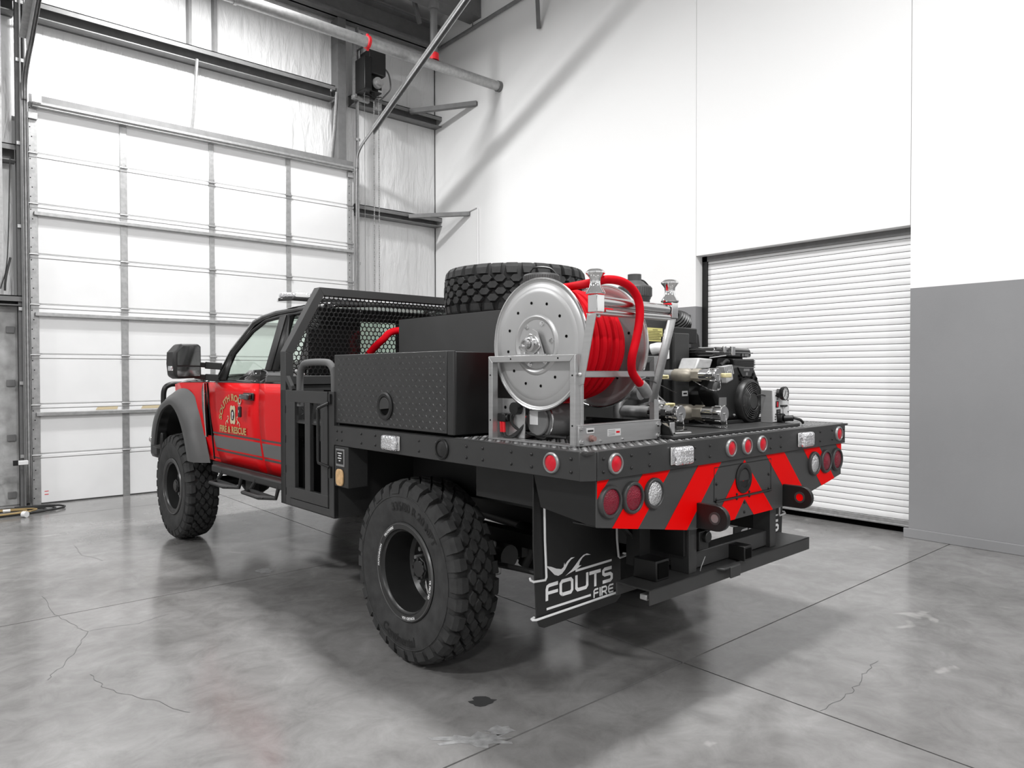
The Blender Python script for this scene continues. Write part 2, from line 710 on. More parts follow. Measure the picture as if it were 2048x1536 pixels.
for c in [[(85, 1192), (112, 1228), (145, 1250), (175, 1263), (150, 1305), (120, 1335), (95, 1360)],
          [(175, 1262), (230, 1254), (280, 1246), (338, 1228)], [(180, 1350), (205, 1372), (260, 1392), (330, 1408), (380, 1425)],
          [(1755, 1320), (1730, 1345), (1715, 1370), (1690, 1395), (1640, 1422)], [(148, 1093), (165, 1110), (205, 1122)]]:
    part('crack', crack(c), 'crack', fl, smooth=0)

def blot(u, v, ru, rv, n, jag):
    pts = []
    for k in range(n):
        a_ = 2 * PI * k / n
        q = 1 + random.uniform(-jag, jag)
        p = _hit(YAW_ROOM, u + ru * q * math.cos(a_), v + rv * q * math.sin(a_), {'z': 0.0})
        pts.append((p[0], p[1], 0.0008))
    return MB().add(pts, [tuple(range(n))])


part('oil_stain', blot(966, 1403, 26, 9, 18, .3), 'oil', fl, smooth=0)
part('dry_stain', blot(945, 1480, 62, 12, 26, .5), 'dry_patch', fl, smooth=0)
part('dry_stain', blot(1000, 1462, 26, 9, 18, .4), 'dry_patch', fl, smooth=0)
part('dry_stain', blot(530, 1142, 18, 5, 16, .3), 'dry_patch', fl, smooth=0)

# right wall: tilt-up panels with open vertical joints, roll-up door opening
OY0, OY1, OZ = 2.761, 5.227, 3.05
wr = struct('wall_right', MB().box(WX + 0.24, WX + 0.34, -8.0, 11.2, -0.1, 8.6), 'gap_dark', 'white painted concrete wall with grey wainscot and roll up door')
JG = 0.006
part('wall_panel', MB().box(WX, WX + 0.24, OY1, 11.2, 0, 8.6), 'painted_wall', wr, smooth=0)
part('wall_panel', MB().box(WX, WX + 0.24, OY0 + JG, OY1 - JG, OZ, 8.6), 'painted_wall', wr, smooth=0)
part('wall_panel', MB().box(WX, WX + 0.24, -8.0, OY0, 0, 8.6), 'painted_wall', wr, smooth=0)
bb = struct('baseboard_right', MB().box(WX - 0.028, WX - 0.001, -8.0, 2.80, 0.0, 0.092), 'painted_wall', 'grey baseboard along the right wall', bevel=0.004)

d2 = thing('door_2', 'white roll up door of narrow steel slats in right wall', None, (WX + 0.2, (OY0 + OY1) / 2, 0), truck=False, kind='structure')
pitch, cx = 0.0655, WX + 0.165
nsl = 45
base_z = 0.135
slat = MB()
prof = [(0, 0.0), (-0.008, 0.0012), (-0.0095, 0.004), (-0.010, pitch * .5), (-0.0095, pitch - 0.008), (-0.008, pitch - 0.0048), (0.0, pitch - 0.004)]
a = [(cx + px, OY0 + 0.012, base_z + pz) for px, pz in prof]
b = [(cx + px, OY1 - 0.075, base_z + pz) for px, pz in prof]
slat.loft(a, b)
s0 = part('slat', slat, 'slat_white', d2, smooth=30)
for k in range(1, nsl):
    c = s0.copy()
    COL.objects.link(c)
    c.parent = d2
    c.location = (0, 0, k * pitch)
part('backing', MB().box(cx + 0.004, cx + 0.02, OY0, OY1, 0.08, 3.2), 'gap_dark', d2)
part('bottom_bar', MB().box(cx - 0.022, cx + 0.015, OY0 + 0.005, OY1 - 0.07, 0.065, 0.085).box(cx - 0.016, cx + 0.01, OY0 + 0.01, OY1 - 0.075, 0.085, 0.132), 'galvanised', d2, bevel=0.003)
part('side_guide', MB().box(cx - 0.03, cx + 0.03, OY1 - 0.072, OY1 - 0.002, 0, 3.05), 'black', d2)
part('side_guide', MB().box(cx - 0.012, cx + 0.02, OY0 + 0.001, OY0 + 0.012, 0, 3.05), 'black', d2)
part('hood', MB().box(cx - 0.03, cx + 0.03, OY0, OY1, 2.985, 3.049), 'girt', d2)

# door wall (behind the truck): insulation blanket, concrete stub wall at the left, girts
wa = struct('wall_back', MB().box(-9.0, DX0 - 0.2, WY, WY + 0.2, 0, 8.6).box(DX1 + 0.1, 7.9, WY, WY + 0.2, 0, 8.6).box(DX0 - 0.2, DX1 + 0.1, WY, WY + 0.2, 4.80, 8.6),
            'liner', 'wall of white insulation blanket around the overhead door', smooth=0)
part('concrete_stub', MB().box(-9.0, 1.31, WY - 0.15, WY - 0.005, 0, 2.44), 'concrete_wall', wa, bevel=0.01)
part('seam_tape', MB().box(4.60, 4.66, WY - 0.004, WY - 0.001, 4.95, 7.9), 'liner', wa)
for sx in (2.2, 3.45, 6.3, 6.95):
    part('seam_tape', MB().box(sx, sx + 0.012, WY - 0.006, WY - 0.001, 0.0 if sx > 6 else 4.95, 7.9), 'liner', wa)
struct('wall_left', MB().box(-9.2, -9.0, -8.0, 11.2, 0, 8.6), 'unseen_wall', 'far white side wall of the shop', smooth=0)
struct('wall_front', MB().box(-9.0, 7.75, -8.2, -8.0, 0, 8.6), 'unseen_wall', 'white wall of the shop across from the overhead door', smooth=0)
struct('ceiling', MB().box(-9.2, 7.9, -8.2, 11.2, CEIL, CEIL + 0.15), 'deck_white', 'white roof deck', smooth=0)
struct('trim_1', MB().box(WX - 0.012, WX - 0.001, WY - 0.012, WY - 0.001, 0, 7.9), 'column_dark', 'dark sealant joint in the wall corner')


def girt(x0, x1, z0, y1=WY, dep=0.22, ht=0.20):
    mb = MB()
    mb.box(x0, x1, y1 - dep, y1 - 0.005, z0 + ht - 0.012, z0 + ht)       # top flange
    mb.box(x0, x1, y1 - 0.05, y1 - 0.035, z0, z0 + ht)                   # web
    mb.box(x0, x1, y1 - dep, y1 - 0.005, z0, z0 + 0.012)
    mb.box(x0, x1, y1 - dep, y1 - dep + 0.012, z0 + ht - 0.07, z0 + ht)
    return mb


single('wall_girt', girt(1.36, 5.46, 6.0), 'girt', 'grey steel girt over the overhead door', 'beam', truck=False)
single('wall_girt', girt(5.80, WX - 0.002, 6.0, ht=0.18), 'girt', 'upper grey steel girt between door opener and right wall', 'beam', truck=False)
single('wall_girt', girt(5.80, WX - 0.002, 4.23, ht=0.15), 'girt', 'lower grey steel girt between overhead door and right wall', 'beam', truck=False)
single('wall_girt', girt(-9.0, 1.22, 4.2), 'girt', 'grey steel girt left of the overhead door at mid height', 'beam', truck=False)
single('wall_girt', girt(-9.0, 1.22, 6.0), 'girt_dark', 'upper grey steel girt left of the overhead door', 'beam', truck=False)
single('wall_girt', girt(-9.0, 1.25, 2.44, dep=0.30, ht=0.12), 'girt_dark', 'grey steel girt lying on the concrete stub wall', 'beam', truck=False)
single('eave_beam', MB().box(-9, 7.4, 10.42, 10.72, 7.30, 7.34).box(-9, 7.4, 10.55, 10.59, 7.30, 7.70).box(-9, 7.4, 10.42, 10.72, 7.66, 7.70), 'girt_dark',
       'dark steel eave beam along the top of the door wall', 'beam', truck=False)
single('roof_purlin', MB().box(-9, WX - 0.002, 9.45, 9.75, 7.52, 7.95), 'girt_dark', 'dark roof beam running into the right wall', 'beam', truck=False)

def strut(name, p0, p1, wd, label, m='girt_dark'):
    return single(name, MB().bar(p0, p1, wd, wd * 0.9), m, label, 'brace', truck=False, bevel=0.004)


strut('wall_brace', (6.86, 10.56, 6.11), (WX - 0.002, 9.56, 6.135), 0.085, 'dark angle brace from upper girt to right wall')
strut('wall_brace', (6.83, 10.56, 4.31), (WX - 0.002, 9.77, 4.325), 0.075, 'grey angle brace from lower girt to right wall', 'girt')
strut('wall_brace', (WX - 0.03, 8.02, 6.82), (WX - 0.5, 7.6, 7.9), 0.06, 'short dark brace from the roof to the right wall')
strut('roof_hanger', (6.62, 9.9, 7.3), (6.42, 9.9, 7.95), 0.06, 'dark hanger strut beside the sprinkler riser')
pp = thing('conduit', 'thin white conduit running down the right wall', 'conduit', (WX - 0.01, 9.55, 2.4), truck=False)
part('pipe', MB().tube([(WX - .015, 9.77, 4.37), (WX - .015, 9.55, 4.40), (WX - .015, 9.53, 4.36), (WX - .015, 9.53, 1.0)], 0.014, 8), 'door_white', pp)
pp = thing('conduit', 'grey conduit bar high on the right wall', 'conduit', (WX - 0.03, 9.5, 7.4), truck=False)
part('pipe', MB().tube([(WX - .05, 10.6, 7.38), (WX - .05, 8.2, 7.42)], 0.03, 8), 'girt', pp)
part('hanger', MB().tube([(WX - .05, 9.62, 7.40), (WX - .05, 9.62, 7.53)], 0.010, 6), 'girt_dark', pp)

# sprinkler main with grooved coupling and riser
sp = thing('sprinkler_pipe', 'grey sprinkler main with red coupling below the roof', 'pipe', (WX, 8.97, 6.24), truck=False)
part('pipe', MB().cyl((-9, 8.97, 6.235), (WX - 0.02, 8.97, 6.235), 0.075, 20), 'galvanised', sp)
part('end_flange', MB().cyl((WX - 0.06, 8.97, 6.235), (WX - 0.001, 8.97, 6.235), 0.085, 20), 'girt_dark', sp)
part('coupling', MB().cyl((5.105, 8.97, 6.235), (5.15, 8.97, 6.235), 0.090, 20).box(5.11, 5.145, 8.955, 8.985, 6.31, 6.35).box(5.11, 5.145, 8.955, 8.985, 6.12, 6.16), 'wire_red', sp, bevel=0.005)
part('coupling', MB().cyl((3.27, 8.97, 6.235), (3.31, 8.97, 6.235), 0.088, 20), 'galvanised', sp)
part('riser', MB().cyl((6.25, 8.97, 6.30), (6.25, 8.97, 7.94), 0.055, 14).cyl((6.25, 8.97, 7.05), (6.25, 8.97, 7.15), 0.08, 14), 'girt_dark', sp)
part('coupling', MB().cyl((6.25, 8.97, 6.30), (6.25, 8.97, 6.40), 0.075, 14), 'wire_red', sp)

# columns and jamb steel
single('steel_column', MB().box(1.215, 1.235, 10.56, 10.645, 0, 7.3).box(1.235, 1.295, 10.58, 10.60, 0, 7.3).box(1.295, 1.315, 10.56, 10.645, 0, 7.3), 'column_dark',
       'dark steel jamb column left of the overhead door', 'column', truck=False)
single('wall_strap', MB().box(1.02, 1.07, 10.50, 10.53, 2.56, 7.3), 'galvanised', 'pale galvanised strap left of the dark jamb column', 'strap', truck=False)
single('steel_column', MB().box(5.50, 5.64, 10.56, 10.60, 4.95, 7.3).box(5.50, 5.52, 10.60, 10.79, 4.95, 7.3), 'girt_dark', 'grey steel jamb post above the right door corner', 'column', truck=False)
for zx, z0, z1, lab in ((3.30, 4.98, 6.02, 'pale strap hanging below the girt over the door'), (5.44, 4.98, 6.1, 'pale strap beside the right jamb post')):
    single('wall_strap', MB().tube([(zx, 10.72, z0), (zx + .02, 10.62, (z0 + z1) / 2), (zx + .04, 10.57, z1)], 0.022, 6), 'galvanised', lab, 'strap', truck=False)
for sx, lab in ((3.28, 'left of two grey studs above the girt'), (3.63, 'right of two grey studs above the girt')):
    single('wall_stud', MB().box(sx - .02, sx + .02, 10.66, 10.79, 6.2, 7.3), 'girt', lab, 'stud', truck=False)

# sectional overhead door
d1 = thing('door_1', 'large white sectional overhead door with steel stiles', None, ((DX0 + DX1) / 2, DY, 0), truck=False, kind='structure')
SH = 0.6165
pan = MB().box(DX0 - 0.05, DX1 + 0.03, DY, DY + 0.05, 0.014, SH - 0.052)
pan.box(DX0 - 0.05, DX1 + 0.03, DY - 0.004, DY + 0.05, SH - 0.044, SH - 0.006)      # rolled bead along the section edge
pan.box(DX0 - 0.05, DX1 + 0.03, DY + 0.02, DY + 0.05, 0.0, SH - 0.001)
p0 = part('door_section', pan, 'door_white', d1, bevel=0.004, smooth=30)
cols = [(1.335, 1.425), (2.338, 2.421), (3.470, 3.540), (4.604, 4.676), (5.630, 5.715)]
st0 = [part('stile', MB().box(xa, xb, DY - 0.014, DY + 0.01, 0.0, SH - 0.006), 'galvanised', d1, bevel=0.003) for xa, xb in cols]
hg0 = []
for xa, xb in cols:
    xm = (xa + xb) / 2
    h = MB().box(xm - .04, xm + .04, DY - 0.022, DY - 0.013, SH - 0.05, SH + 0.05).cyl((xm - .05, DY - 0.03, SH - 0.006), (xm + .05, DY - 0.03, SH - 0.006), 0.010, 8)
    for q in (-.025, .025):
        h.cyl((xm + q, DY - 0.028, SH + 0.035), (xm + q, DY - 0.02, SH + 0.035), 0.006, 6)
    hg0.append(part('hinge', h, 'galvanised', d1))
for k in range(1, 8):
    for o in [p0] + st0 + (hg0 if k < 7 else []):
        c = o.copy()
        COL.objects.link(c)
        c.parent = d1
        c.location = (0, 0, k * SH)
for z in (1.115, 2.345, 3.575):
    part('strut', MB().box(DX0 - 0.02, DX1, DY - 0.065, DY - 0.012, z - 0.022, z - 0.016).box(DX0 - 0.02, DX1, DY - 0.068, DY - 0.062, z - 0.022, z + 0.022).box(DX0 - 0.02, DX1, DY - 0.065, DY - 0.012, z + 0.016, z + 0.022), 'galvanised', d1, bevel=0.004)
part('top_rail', MB().box(DX0 - 0.03, DX1, DY - 0.10, DY - 0.01, 4.86, 4.88).cyl((DX0 - .03, DY - 0.09, 4.90), (DX1 - .02, DY - 0.09, 4.90), 0.03, 10), 'galvanised', d1)
part('top_seal', MB().box(DX0 - 0.05, DX1 + 0.02, DY - 0.01, DY + 0.02, 4.93, 5.03), 'girt', d1)
holes = MB()
for k in range(8):
    for i in range(5):
        z = k * SH + 0.08 + i * 0.115
        for xx in (1.352 + 0.018 * (i % 2), 5.665):
            holes.cyl((xx, DY - 0.0155, z), (xx, DY - 0.0135, z), 0.007, 8)
part('stile_holes', holes, 'gap_dark', d1)
part('bottom_seal', MB().box(DX0 - 0.05, DX1 + 0.03, DY - 0.005, DY + 0.04, 0.0, 0.014), 'rubber_ring', d1)
for xa, xb in ((2.03, 2.29), (2.565, 2.80)):
    part('tape', MB().add([(xa, DY - 0.003, 1.145), (xb - .01, DY - 0.003, 1.147), (xb, DY - 0.003, 1.185), (xa + .02, DY - 0.003, 1.182)], [(0, 1, 2, 3)]), 'cream', d1)
for z in (0.155, 0.115):
    part('warning_mark', MB().box(1.462, 1.505, DY - 0.002, DY - 0.0005, z - .004, z + .004), 'wire_red', d1)
part('sensor_box', MB().box(1.36, 1.46, DY - 0.14, DY - 0.06, 4.90, 4.99), 'door_white', d1, bevel=0.004)
part('corner_bracket', MB().box(1.33, 1.43, DY - 0.05, DY - 0.012, 4.72, 4.80), 'galvanised', d1, bevel=0.003)
part('corner_bracket', MB().box(5.63, 5.73, DY - 0.05, DY - 0.012, 4.76, 4.84), 'galvanised', d1, bevel=0.003)


def track(xc, side, label):
    t = thing('door_track', label, 'track', (xc, DY - 0.08, 0), truck=False)
    path = smooth_path([(xc, DY - .08, 0.02), (xc, DY - .08, 2.5), (xc, DY - .08, 4.7), (xc, DY - .09, 4.92), (xc, DY - .17, 5.19), (xc, 9.8, 5.46), (xc, 8.8, 5.92), (xc, 7.5, 6.52), (xc, 6.2, 7.12)], 6)
    a = MB()
    prof = [(-0.022, -0.022), (-0.022, 0.022), (0.012, 0.03), (0.026, 0.018)]
    for q in range(len(prof) - 1):
        L = [(p.x + side * prof[q][0], p.y + prof[q][1] * 1.0, p.z + prof[q][1] * 0.7) for p in path]
        R2 = [(p.x + side * prof[q + 1][0], p.y + prof[q + 1][1] * 1.0, p.z + prof[q + 1][1] * 0.7) for p in path]
        a.loft(L, R2)
    part('channel', a, 'galvanised', t, solid=0.004)
    part('support_angle', MB().bar((xc + side * .03, 10.0, 5.41), (xc + side * .03, 6.2, 7.16), 0.012, 0.15).bar((xc + side * .065, 10.0, 5.485), (xc + side * .065, 6.2, 7.235), 0.08, 0.010), 'galvanised', t)
    part('jamb_angle', MB().box(xc + side * .03, xc + side * .045, DY - .06, DY + .02, 0.0, 7.2).box(min(xc + side * .03, xc + side * .08), max(xc + side * .03, xc + side * .08), DY - .0, DY + .012, 0, 7.2), 'galvanised' if side > 0 else 'girt_dark', t)
    for z in (0.61, 1.5, 2.4, 3.4, 4.4, 5.4, 6.1):
        part('bracket', MB().box(min(xc, xc + side * .08), max(xc, xc + side * .08), DY - .04, DY - .01, z - .02, z + .02), 'galvanised', t)
    return t


track(1.295, -1, 'galvanised door track at the left side of the overhead door')
track(5.775, 1, 'galvanised door track rising at the right side of the overhead door')
ps = thing('photo_eye', 'small white photo eye at the foot of the left door track', 'sensor', (1.20, 10.4, 0.55), truck=False)
part('body', MB().box(1.17, 1.27, 10.30, 10.36, 0.525, 0.575), 'white_plastic', ps, bevel=0.006)
part('bracket', MB().box(1.12, 1.17, 10.31, 10.35, 0.52, 0.58), 'black', ps)
for z in (0.13, 0.83, 1.50, 2.15):
    single('anchor_plate', MB().box(1.10, 1.185, 10.625, 10.649, z - .04, z + .04), 'girt_dark', {0.13: 'lowest', 0.83: 'second lowest', 1.50: 'second highest', 2.15: 'highest'}[z] + ' of the small dark anchor plates on the concrete stub', 'plate', truck=False, bevel=0.004)
hinge_cord = thing('hanging_cord', 'thin cords bunched on the girt left of the door', 'cord', (1.10, 10.4, 2.6), truck=False)
part('cord', MB().tube(smooth_path([(1.14, 10.43, 4.2), (1.10, 10.42, 3.0), (1.03, 10.42, 2.62)], 6), 0.006, 6), 'hose_black', hinge_cord)
part('cord', MB().tube(smooth_path([(1.13, 10.42, 3.0), (1.08, 10.40, 2.75), (1.07, 10.40, 2.60)], 6), 0.012, 6), 'hose_black', hinge_cord)

# jackshaft door opener, hoist chain
op = thing('door_opener', 'black electric door opener with hand chain beside the overhead door', 'opener', (5.93, 10.3, 6.05), truck=False)
part('motor_housing', MB().box(5.83, 6.13, 10.14, 10.44, 6.38, 6.76), 'plastic_black', op, bevel=0.015)
part('gearbox', MB().box(5.73, 5.86, 10.12, 10.46, 6.10, 6.62).box(5.80, 6.10, 10.22, 10.44, 6.12, 6.40), 'black', op, bevel=0.01)
part('sprocket', MB().cyl((5.97, 10.10, 6.24), (5.97, 10.16, 6.24), 0.085, 18).cyl((5.97, 10.06, 6.24), (5.97, 10.10, 6.24), 0.05, 14), 'galvanised', op)
part('warning_label', MB().box(6.03, 6.10, 10.215, 10.219, 6.14, 6.17), 'label_white', op)
part('mounting_bracket', MB().box(5.70, 6.00, 10.44, 10.50, 6.02, 6.08).box(5.72, 5.76, 10.42, 10.50, 6.05, 7.05).box(5.86, 5.90, 10.46, 10.50, 6.72, 7.1), 'galvanised', op)
part('chain_guide', MB().tube([(5.80, 10.2, 6.08), (5.95, 10.2, 6.02), (6.08, 10.2, 6.06)], 0.008, 6).box(5.92, 5.98, 10.24, 10.30, 6.0, 6.12), 'black', op)
part('conduit', MB().tube(smooth_path([(6.13, 10.3, 6.62), (6.27, 10.3, 6.52), (6.31, 10.3, 6.30), (6.22, 10.3, 6.16), (6.12, 10.3, 6.05), (6.10, 10.3, 5.98)], 6), 0.013, 8), 'girt_dark', op)
part('junction_box', MB().box(6.07, 6.18, 10.36, 10.42, 5.92, 6.03), 'galvanised', op, bevel=0.004)
for xx in (5.985, 6.075):
    ch = MB()
    z = 6.1
    k = 0
    while z > 1.9:
        w_, d_ = (0.011, 0.004) if k % 2 else (0.004, 0.011)
        ch.add([(xx - w_, 10.28 - d_, z), (xx + w_, 10.28 - d_, z), (xx + w_, 10.28 + d_, z), (xx - w_, 10.28 + d_, z),
                (xx - w_ * .8, 10.28 - d_ * .8, z - .030), (xx + w_ * .8, 10.28 - d_ * .8, z - .030), (xx + w_ * .8, 10.28 + d_ * .8, z - .030), (xx - w_ * .8, 10.28 + d_ * .8, z - .030)],
               [(0, 1, 2, 3), (4, 7, 6, 5), (0, 4, 5, 1), (1, 5, 6, 2), (2, 6, 7, 3), (3, 7, 4, 0)])
        z -= 0.036
        k += 1
    part('chain', ch, 'galvanised', op, smooth=0)
part('torsion_shaft', MB().cyl((5.0, 10.36, 6.92), (6.15, 10.36, 6.92), 0.016, 8).cyl((6.04, 10.36, 6.92), (6.10, 10.36, 6.92), 0.075, 16), 'girt_dark', op)
part('drum_bracket', MB().box(5.76, 5.80, 10.28, 10.50, 6.80, 7.02), 'girt_dark', op)
part('cord', MB().tube([(5.80, 10.25, 6.1), (5.80, 10.25, 2.2)], 0.004, 5), 'girt_dark', op)

# high bay lamps (above the frame): housing, diffuser, and the light they give
for i, (x, y, z) in enumerate(LAMPS):
    L = thing('ceiling_light', 'high bay lamp, %s of the row %s' % (('nearest the overhead door', 'middle one', 'farthest from the overhead door')[i % 3], 'over the truck' if x > 0 else 'left of the truck'), 'lamp', (x, y, z), truck=False, group='high bay lamps')
    part('housing', MB().box(x - .32, x + .32, y - .32, y + .32, z + .03, z + .10), 'door_white', L, bevel=0.01)
    part('hanger', MB().cyl((x, y, z + .1), (x, y, CEIL), 0.01, 6), 'galvanised', L)
    ld = bpy.data.lights.new('lamp', 'AREA')
    ld.shape = 'SQUARE'
    ld.size = 0.6
    ld.energy = LAMP_W
    lo = bpy.data.objects.new('light_source', ld)
    COL.objects.link(lo)
    lo.parent = L
    lo.location = (0, 0, 0.0)

# air hose left on the floor by the door
ah = thing('air_hose', 'coil of black and tan air hose on floor by door track', 'hose', (1.1, 10.0, 0), truck=False)
def coil(r0, r1, cxx, cyy, turns, z0, ph):
    pts = []
    for k in range(int(turns * 20)):
        a_ = ph + 2 * PI * k / 20
        rr = r0 + (r1 - r0) * k / (turns * 20)
        pts.append((cxx + rr * 1.05 * math.cos(a_), cyy + rr * 0.42 * math.sin(a_), z0 + 0.012 + 0.004 * (k // 20)))
    return pts
part('hose', MB().tube(coil(0.32, 0.62, 0.98, 10.05, 3.2, 0, 0.4), 0.011, 6), 'hose_black', ah)
part('hose', MB().tube(coil(0.25, 0.50, 0.88, 10.0, 2.6, 0.012, 2.0), 0.009, 6), 'hose_tan', ah)
part('hose', MB().tube(smooth_path([(0.75, 10.45, 0.7), (0.93, 10.44, 0.35), (0.95, 10.42, 0.1), (0.85, 10.3, 0.02)], 6), 0.011, 6), 'hose_black', ah)
part('end_fitting', MB().cyl((1.14, 9.70, 0.035), (1.17, 9.66, 0.035), 0.034, 14), 'white_plastic', ah)
part('connector', MB().cyl((0.98, 9.97, 0.05), (1.05, 9.96, 0.05), 0.016, 10), 'white_plastic', ah)

# ================================================================== THE TRUCK (truck frame)
CX = 3.345                       # centre line
BX0, BX1 = 2.125, 4.565          # bed sides
BY0, BY1 = 1.90, 4.68            # bed rear face, front of headboard
ZT, ZB = 1.302, 1.183            # top and bottom of the perimeter channel


def mx(x):
    return 2 * CX - x


truck = thing('fire_truck', 'red and black flatbed brush fire truck parked on the shop floor', 'truck', (CX, 4.6, 0))


# ---------------------------------------------------------------- wheels
def tire_profile(r, wd, bead):
    h = wd / 2
    return [(bead, -h * .80), (bead + .025, -h * .90), (r * .70, -h * .985), (r * .80, -h), (r * .815, -h * 1.0), (r * .82, -h * .985), (r * .89, -h * .93), (r * .915, -h * .83),
            (r * .925, -h * .5), (r * .928, 0), (r * .925, h * .5), (r * .915, h * .83), (r * .89, h * .93), (r * .80, h), (r * .70, h * .985), (bead + .025, h * .90), (bead, h * .80)]


def tread_mb(c, axis, r, wd, n=30):
    ax = V3(axis)
    u = V3((0, 0, 1)) if abs(ax.z) < .5 else V3((1, 0, 0))
    w2 = ax.cross(u)
    c = V3(c)
    mb = MB()
    h = wd / 2
    rb = r * .915

    def P(a_, ang, rad):
        return c + ax * a_ + (u * math.cos(ang) + w2 * math.sin(ang)) * rad
    step = 2 * PI / n
    rows = [(-.36, 0.5, 1.0), (-.12, 0.0, .95), (.12, 0.55, .95), (.36, 0.05, 1.0)]
    for af, ph, sc in rows:
        for k in range(n):
            a0 = (k + ph) * step
            jit = random.uniform(-.06, .06) * step
            ta, aa = step * .44 * sc, h * .155 * sc
            hexa = [(-.50, -1.0), (.45, -1.0), (1.0, .05), (.50, 1.0), (-.45, 1.0), (-1.0, -.05)]
            base = [P(af * h + q[1] * aa, a0 + jit + q[0] * ta, rb) for q in hexa]
            crown = r * (1 - .018 * (af * 2) ** 2)
            top = [P(af * h + q[1] * aa * .84, a0 + jit + q[0] * ta * .84, crown) for q in hexa]
            o = len(mb.v)
            mb.v += [tuple(p) for p in base + top]
            mb.f.append(tuple(o + 6 + j for j in range(6)))
            mb.f += [(o + j, o + (j + 1) % 6, o + 6 + (j + 1) % 6, o + 6 + j) for j in range(6)]
    for sgn in (-1, 1):                       # shoulder lugs wrap on to the sidewall
        for k in range(n):
            a0 = (k + (.25 if sgn < 0 else .75)) * step
            ln = .31 if k % 2 else .38
            lo = .822 if k % 2 else .845
            sec = [(sgn * h * .56, r * .985), (sgn * h * .80, r * .972), (sgn * h * .945, r * .935), (sgn * h * 1.0, r * lo), (sgn * h * .93, r * (lo - .02)), (sgn * h * .80, r * .90), (sgn * h * .56, r * .92)]
            m1 = [P(q[0], a0 - ln * step * (.80 if i in (0,) else 1), q[1]) for i, q in enumerate(sec)]
            m2 = [P(q[0], a0 + ln * step * (.80 if i in (0,) else 1), q[1]) for i, q in enumerate(sec)]
            o = len(mb.v)
            kk = len(sec)
            mb.v += [tuple(p) for p in m1 + m2]
            mb.f += [(o + j, o + (j + 1) % kk, o + kk + (j + 1) % kk, o + kk + j) for j in range(kk)]
            mb.f += [tuple(o + j for j in range(kk)), tuple(o + kk + j for j in range(kk - 1, -1, -1))]
    return mb


def side_text(body, size, c, r, ang, sgn, off, bold=0.0):
    # letters round a wheel face that looks along -x (sgn -1); ang is the middle, 0 = top, turning clockwise as seen
    def fn(x, y):
        a_ = ang + x / r
        rad = r + y
        return (c[0] + off, c[1] - math.sin(a_) * rad, c[2] + math.cos(a_) * rad)
    return text_mb(body, size, fn, bold)


def wheel(cc, sgn, r=0.515, wd=0.30, dish=0.16, detail=True, spin=0.0, rimr=0.272):
    # cc: centre of the tyre; sgn: -1 when the outer face looks to -x
    ax = (sgn, 0, 0)
    t = part('tire', MB().lathe(tire_profile(r, wd, rimr - .012), cc, ax, 72, close=False), 'rubber', truck, smooth=50)
    part('tread', tread_mb(cc, ax, r, wd), 'rubber', t, smooth=25)
    h = wd / 2
    part('sidewall_ring', MB().tube(circle_pts((cc[0] + sgn * h * .995, cc[1], cc[2]), r * .815, 'x', 64), .0035, 6, closed=True), 'rubber', t)
    ring = [(rimr - .005, h * .70), (rimr, h * .90), (rimr - .006, h * .945), (rimr - .035, h * .93), (rimr - .040, h * .85), (rimr - .05, h * .80), (rimr - .052, h - dish - .01), (rimr - .07, h - dish - .03), (.11, h - dish - .03), (.09, h - dish)]
    part('rim', MB().lathe(ring + [(.001, h - dish)], cc, ax, 48), 'rim', t, smooth=35)
    part('rim_lip', MB().lathe([(rimr + .002, h * .90), (rimr - .003, h * .955), (rimr - .008, h * .955), (rimr - .010, h * .93)], cc, ax, 48), 'rim_lip', t)
    x0 = cc[0] + sgn * (h - dish)
    x1 = x0 + sgn * .075
    part('hub', MB().cyl((x0, cc[1], cc[2]), (x1, cc[1], cc[2]), .066, 8).cyl((x1, cc[1], cc[2]), (x1 + sgn * .008, cc[1], cc[2]), .05, 16), 'rim', t, bevel=.004)
    for k in range(8):
        a_ = 2 * PI * k / 8
        py, pz = cc[1] + .055 * math.sin(a_), cc[2] + .055 * math.cos(a_)
        if detail:
            part('hub_bolt', MB().cyl((x1, py, pz), (x1 + sgn * .012, py, pz), .009, 6), 'rim', t)
    for k in range(10):
        a_ = 2 * PI * k / 10
        py, pz = cc[1] + .112 * math.sin(a_), cc[2] + .112 * math.cos(a_)
        part('lug_nut', MB().cyl((x0 - sgn * .03, py, pz), (x0 + sgn * .028, py, pz), .014, 6), 'lens_ring', t)
    return t


WR = (2.215 + .15, 3.345, .515)
WF = (2.245 + .15, 7.42, .515)
tl = wheel(WR, -1, dish=.19)
part('size_mark', side_text('335/80 R 20 MPT', .062, WR, .345, .35, -1, -.1505, .002), 'rubber_text', tl, smooth=0)
part('brand_mark', side_text('Continental', .072, WR, -.402, .10, -1, -.1502, .002), 'rubber_text', tl, smooth=0)
for s_, a_ in (('TRUCKMIRE', -.62), ('HUTCHINSON', -1.35), ('FORGED USA', 2.95), ('TR PRO HD', 1.75)):
    part('rim_mark', side_text(s_, .020, WR, .246, a_, -1, -.1425, .0006), 'white_vinyl', tl, smooth=0)
part('air_line', MB().tube(smooth_path([(WR[0] - .02, WR[1] - .04, WR[2] - .06), (WR[0] - .05, WR[1] - .12, WR[2] - .15), (WR[0] - .08, WR[1] - .20, WR[2] - .13)], 6), .005, 6), 'chrome', tl)
tf = wheel(WF, -1, dish=.12, detail=False)
for yy in (WR[1], WF[1]):
    wheel((mx(WR[0]), yy, .515), 1, dish=.15, detail=False)

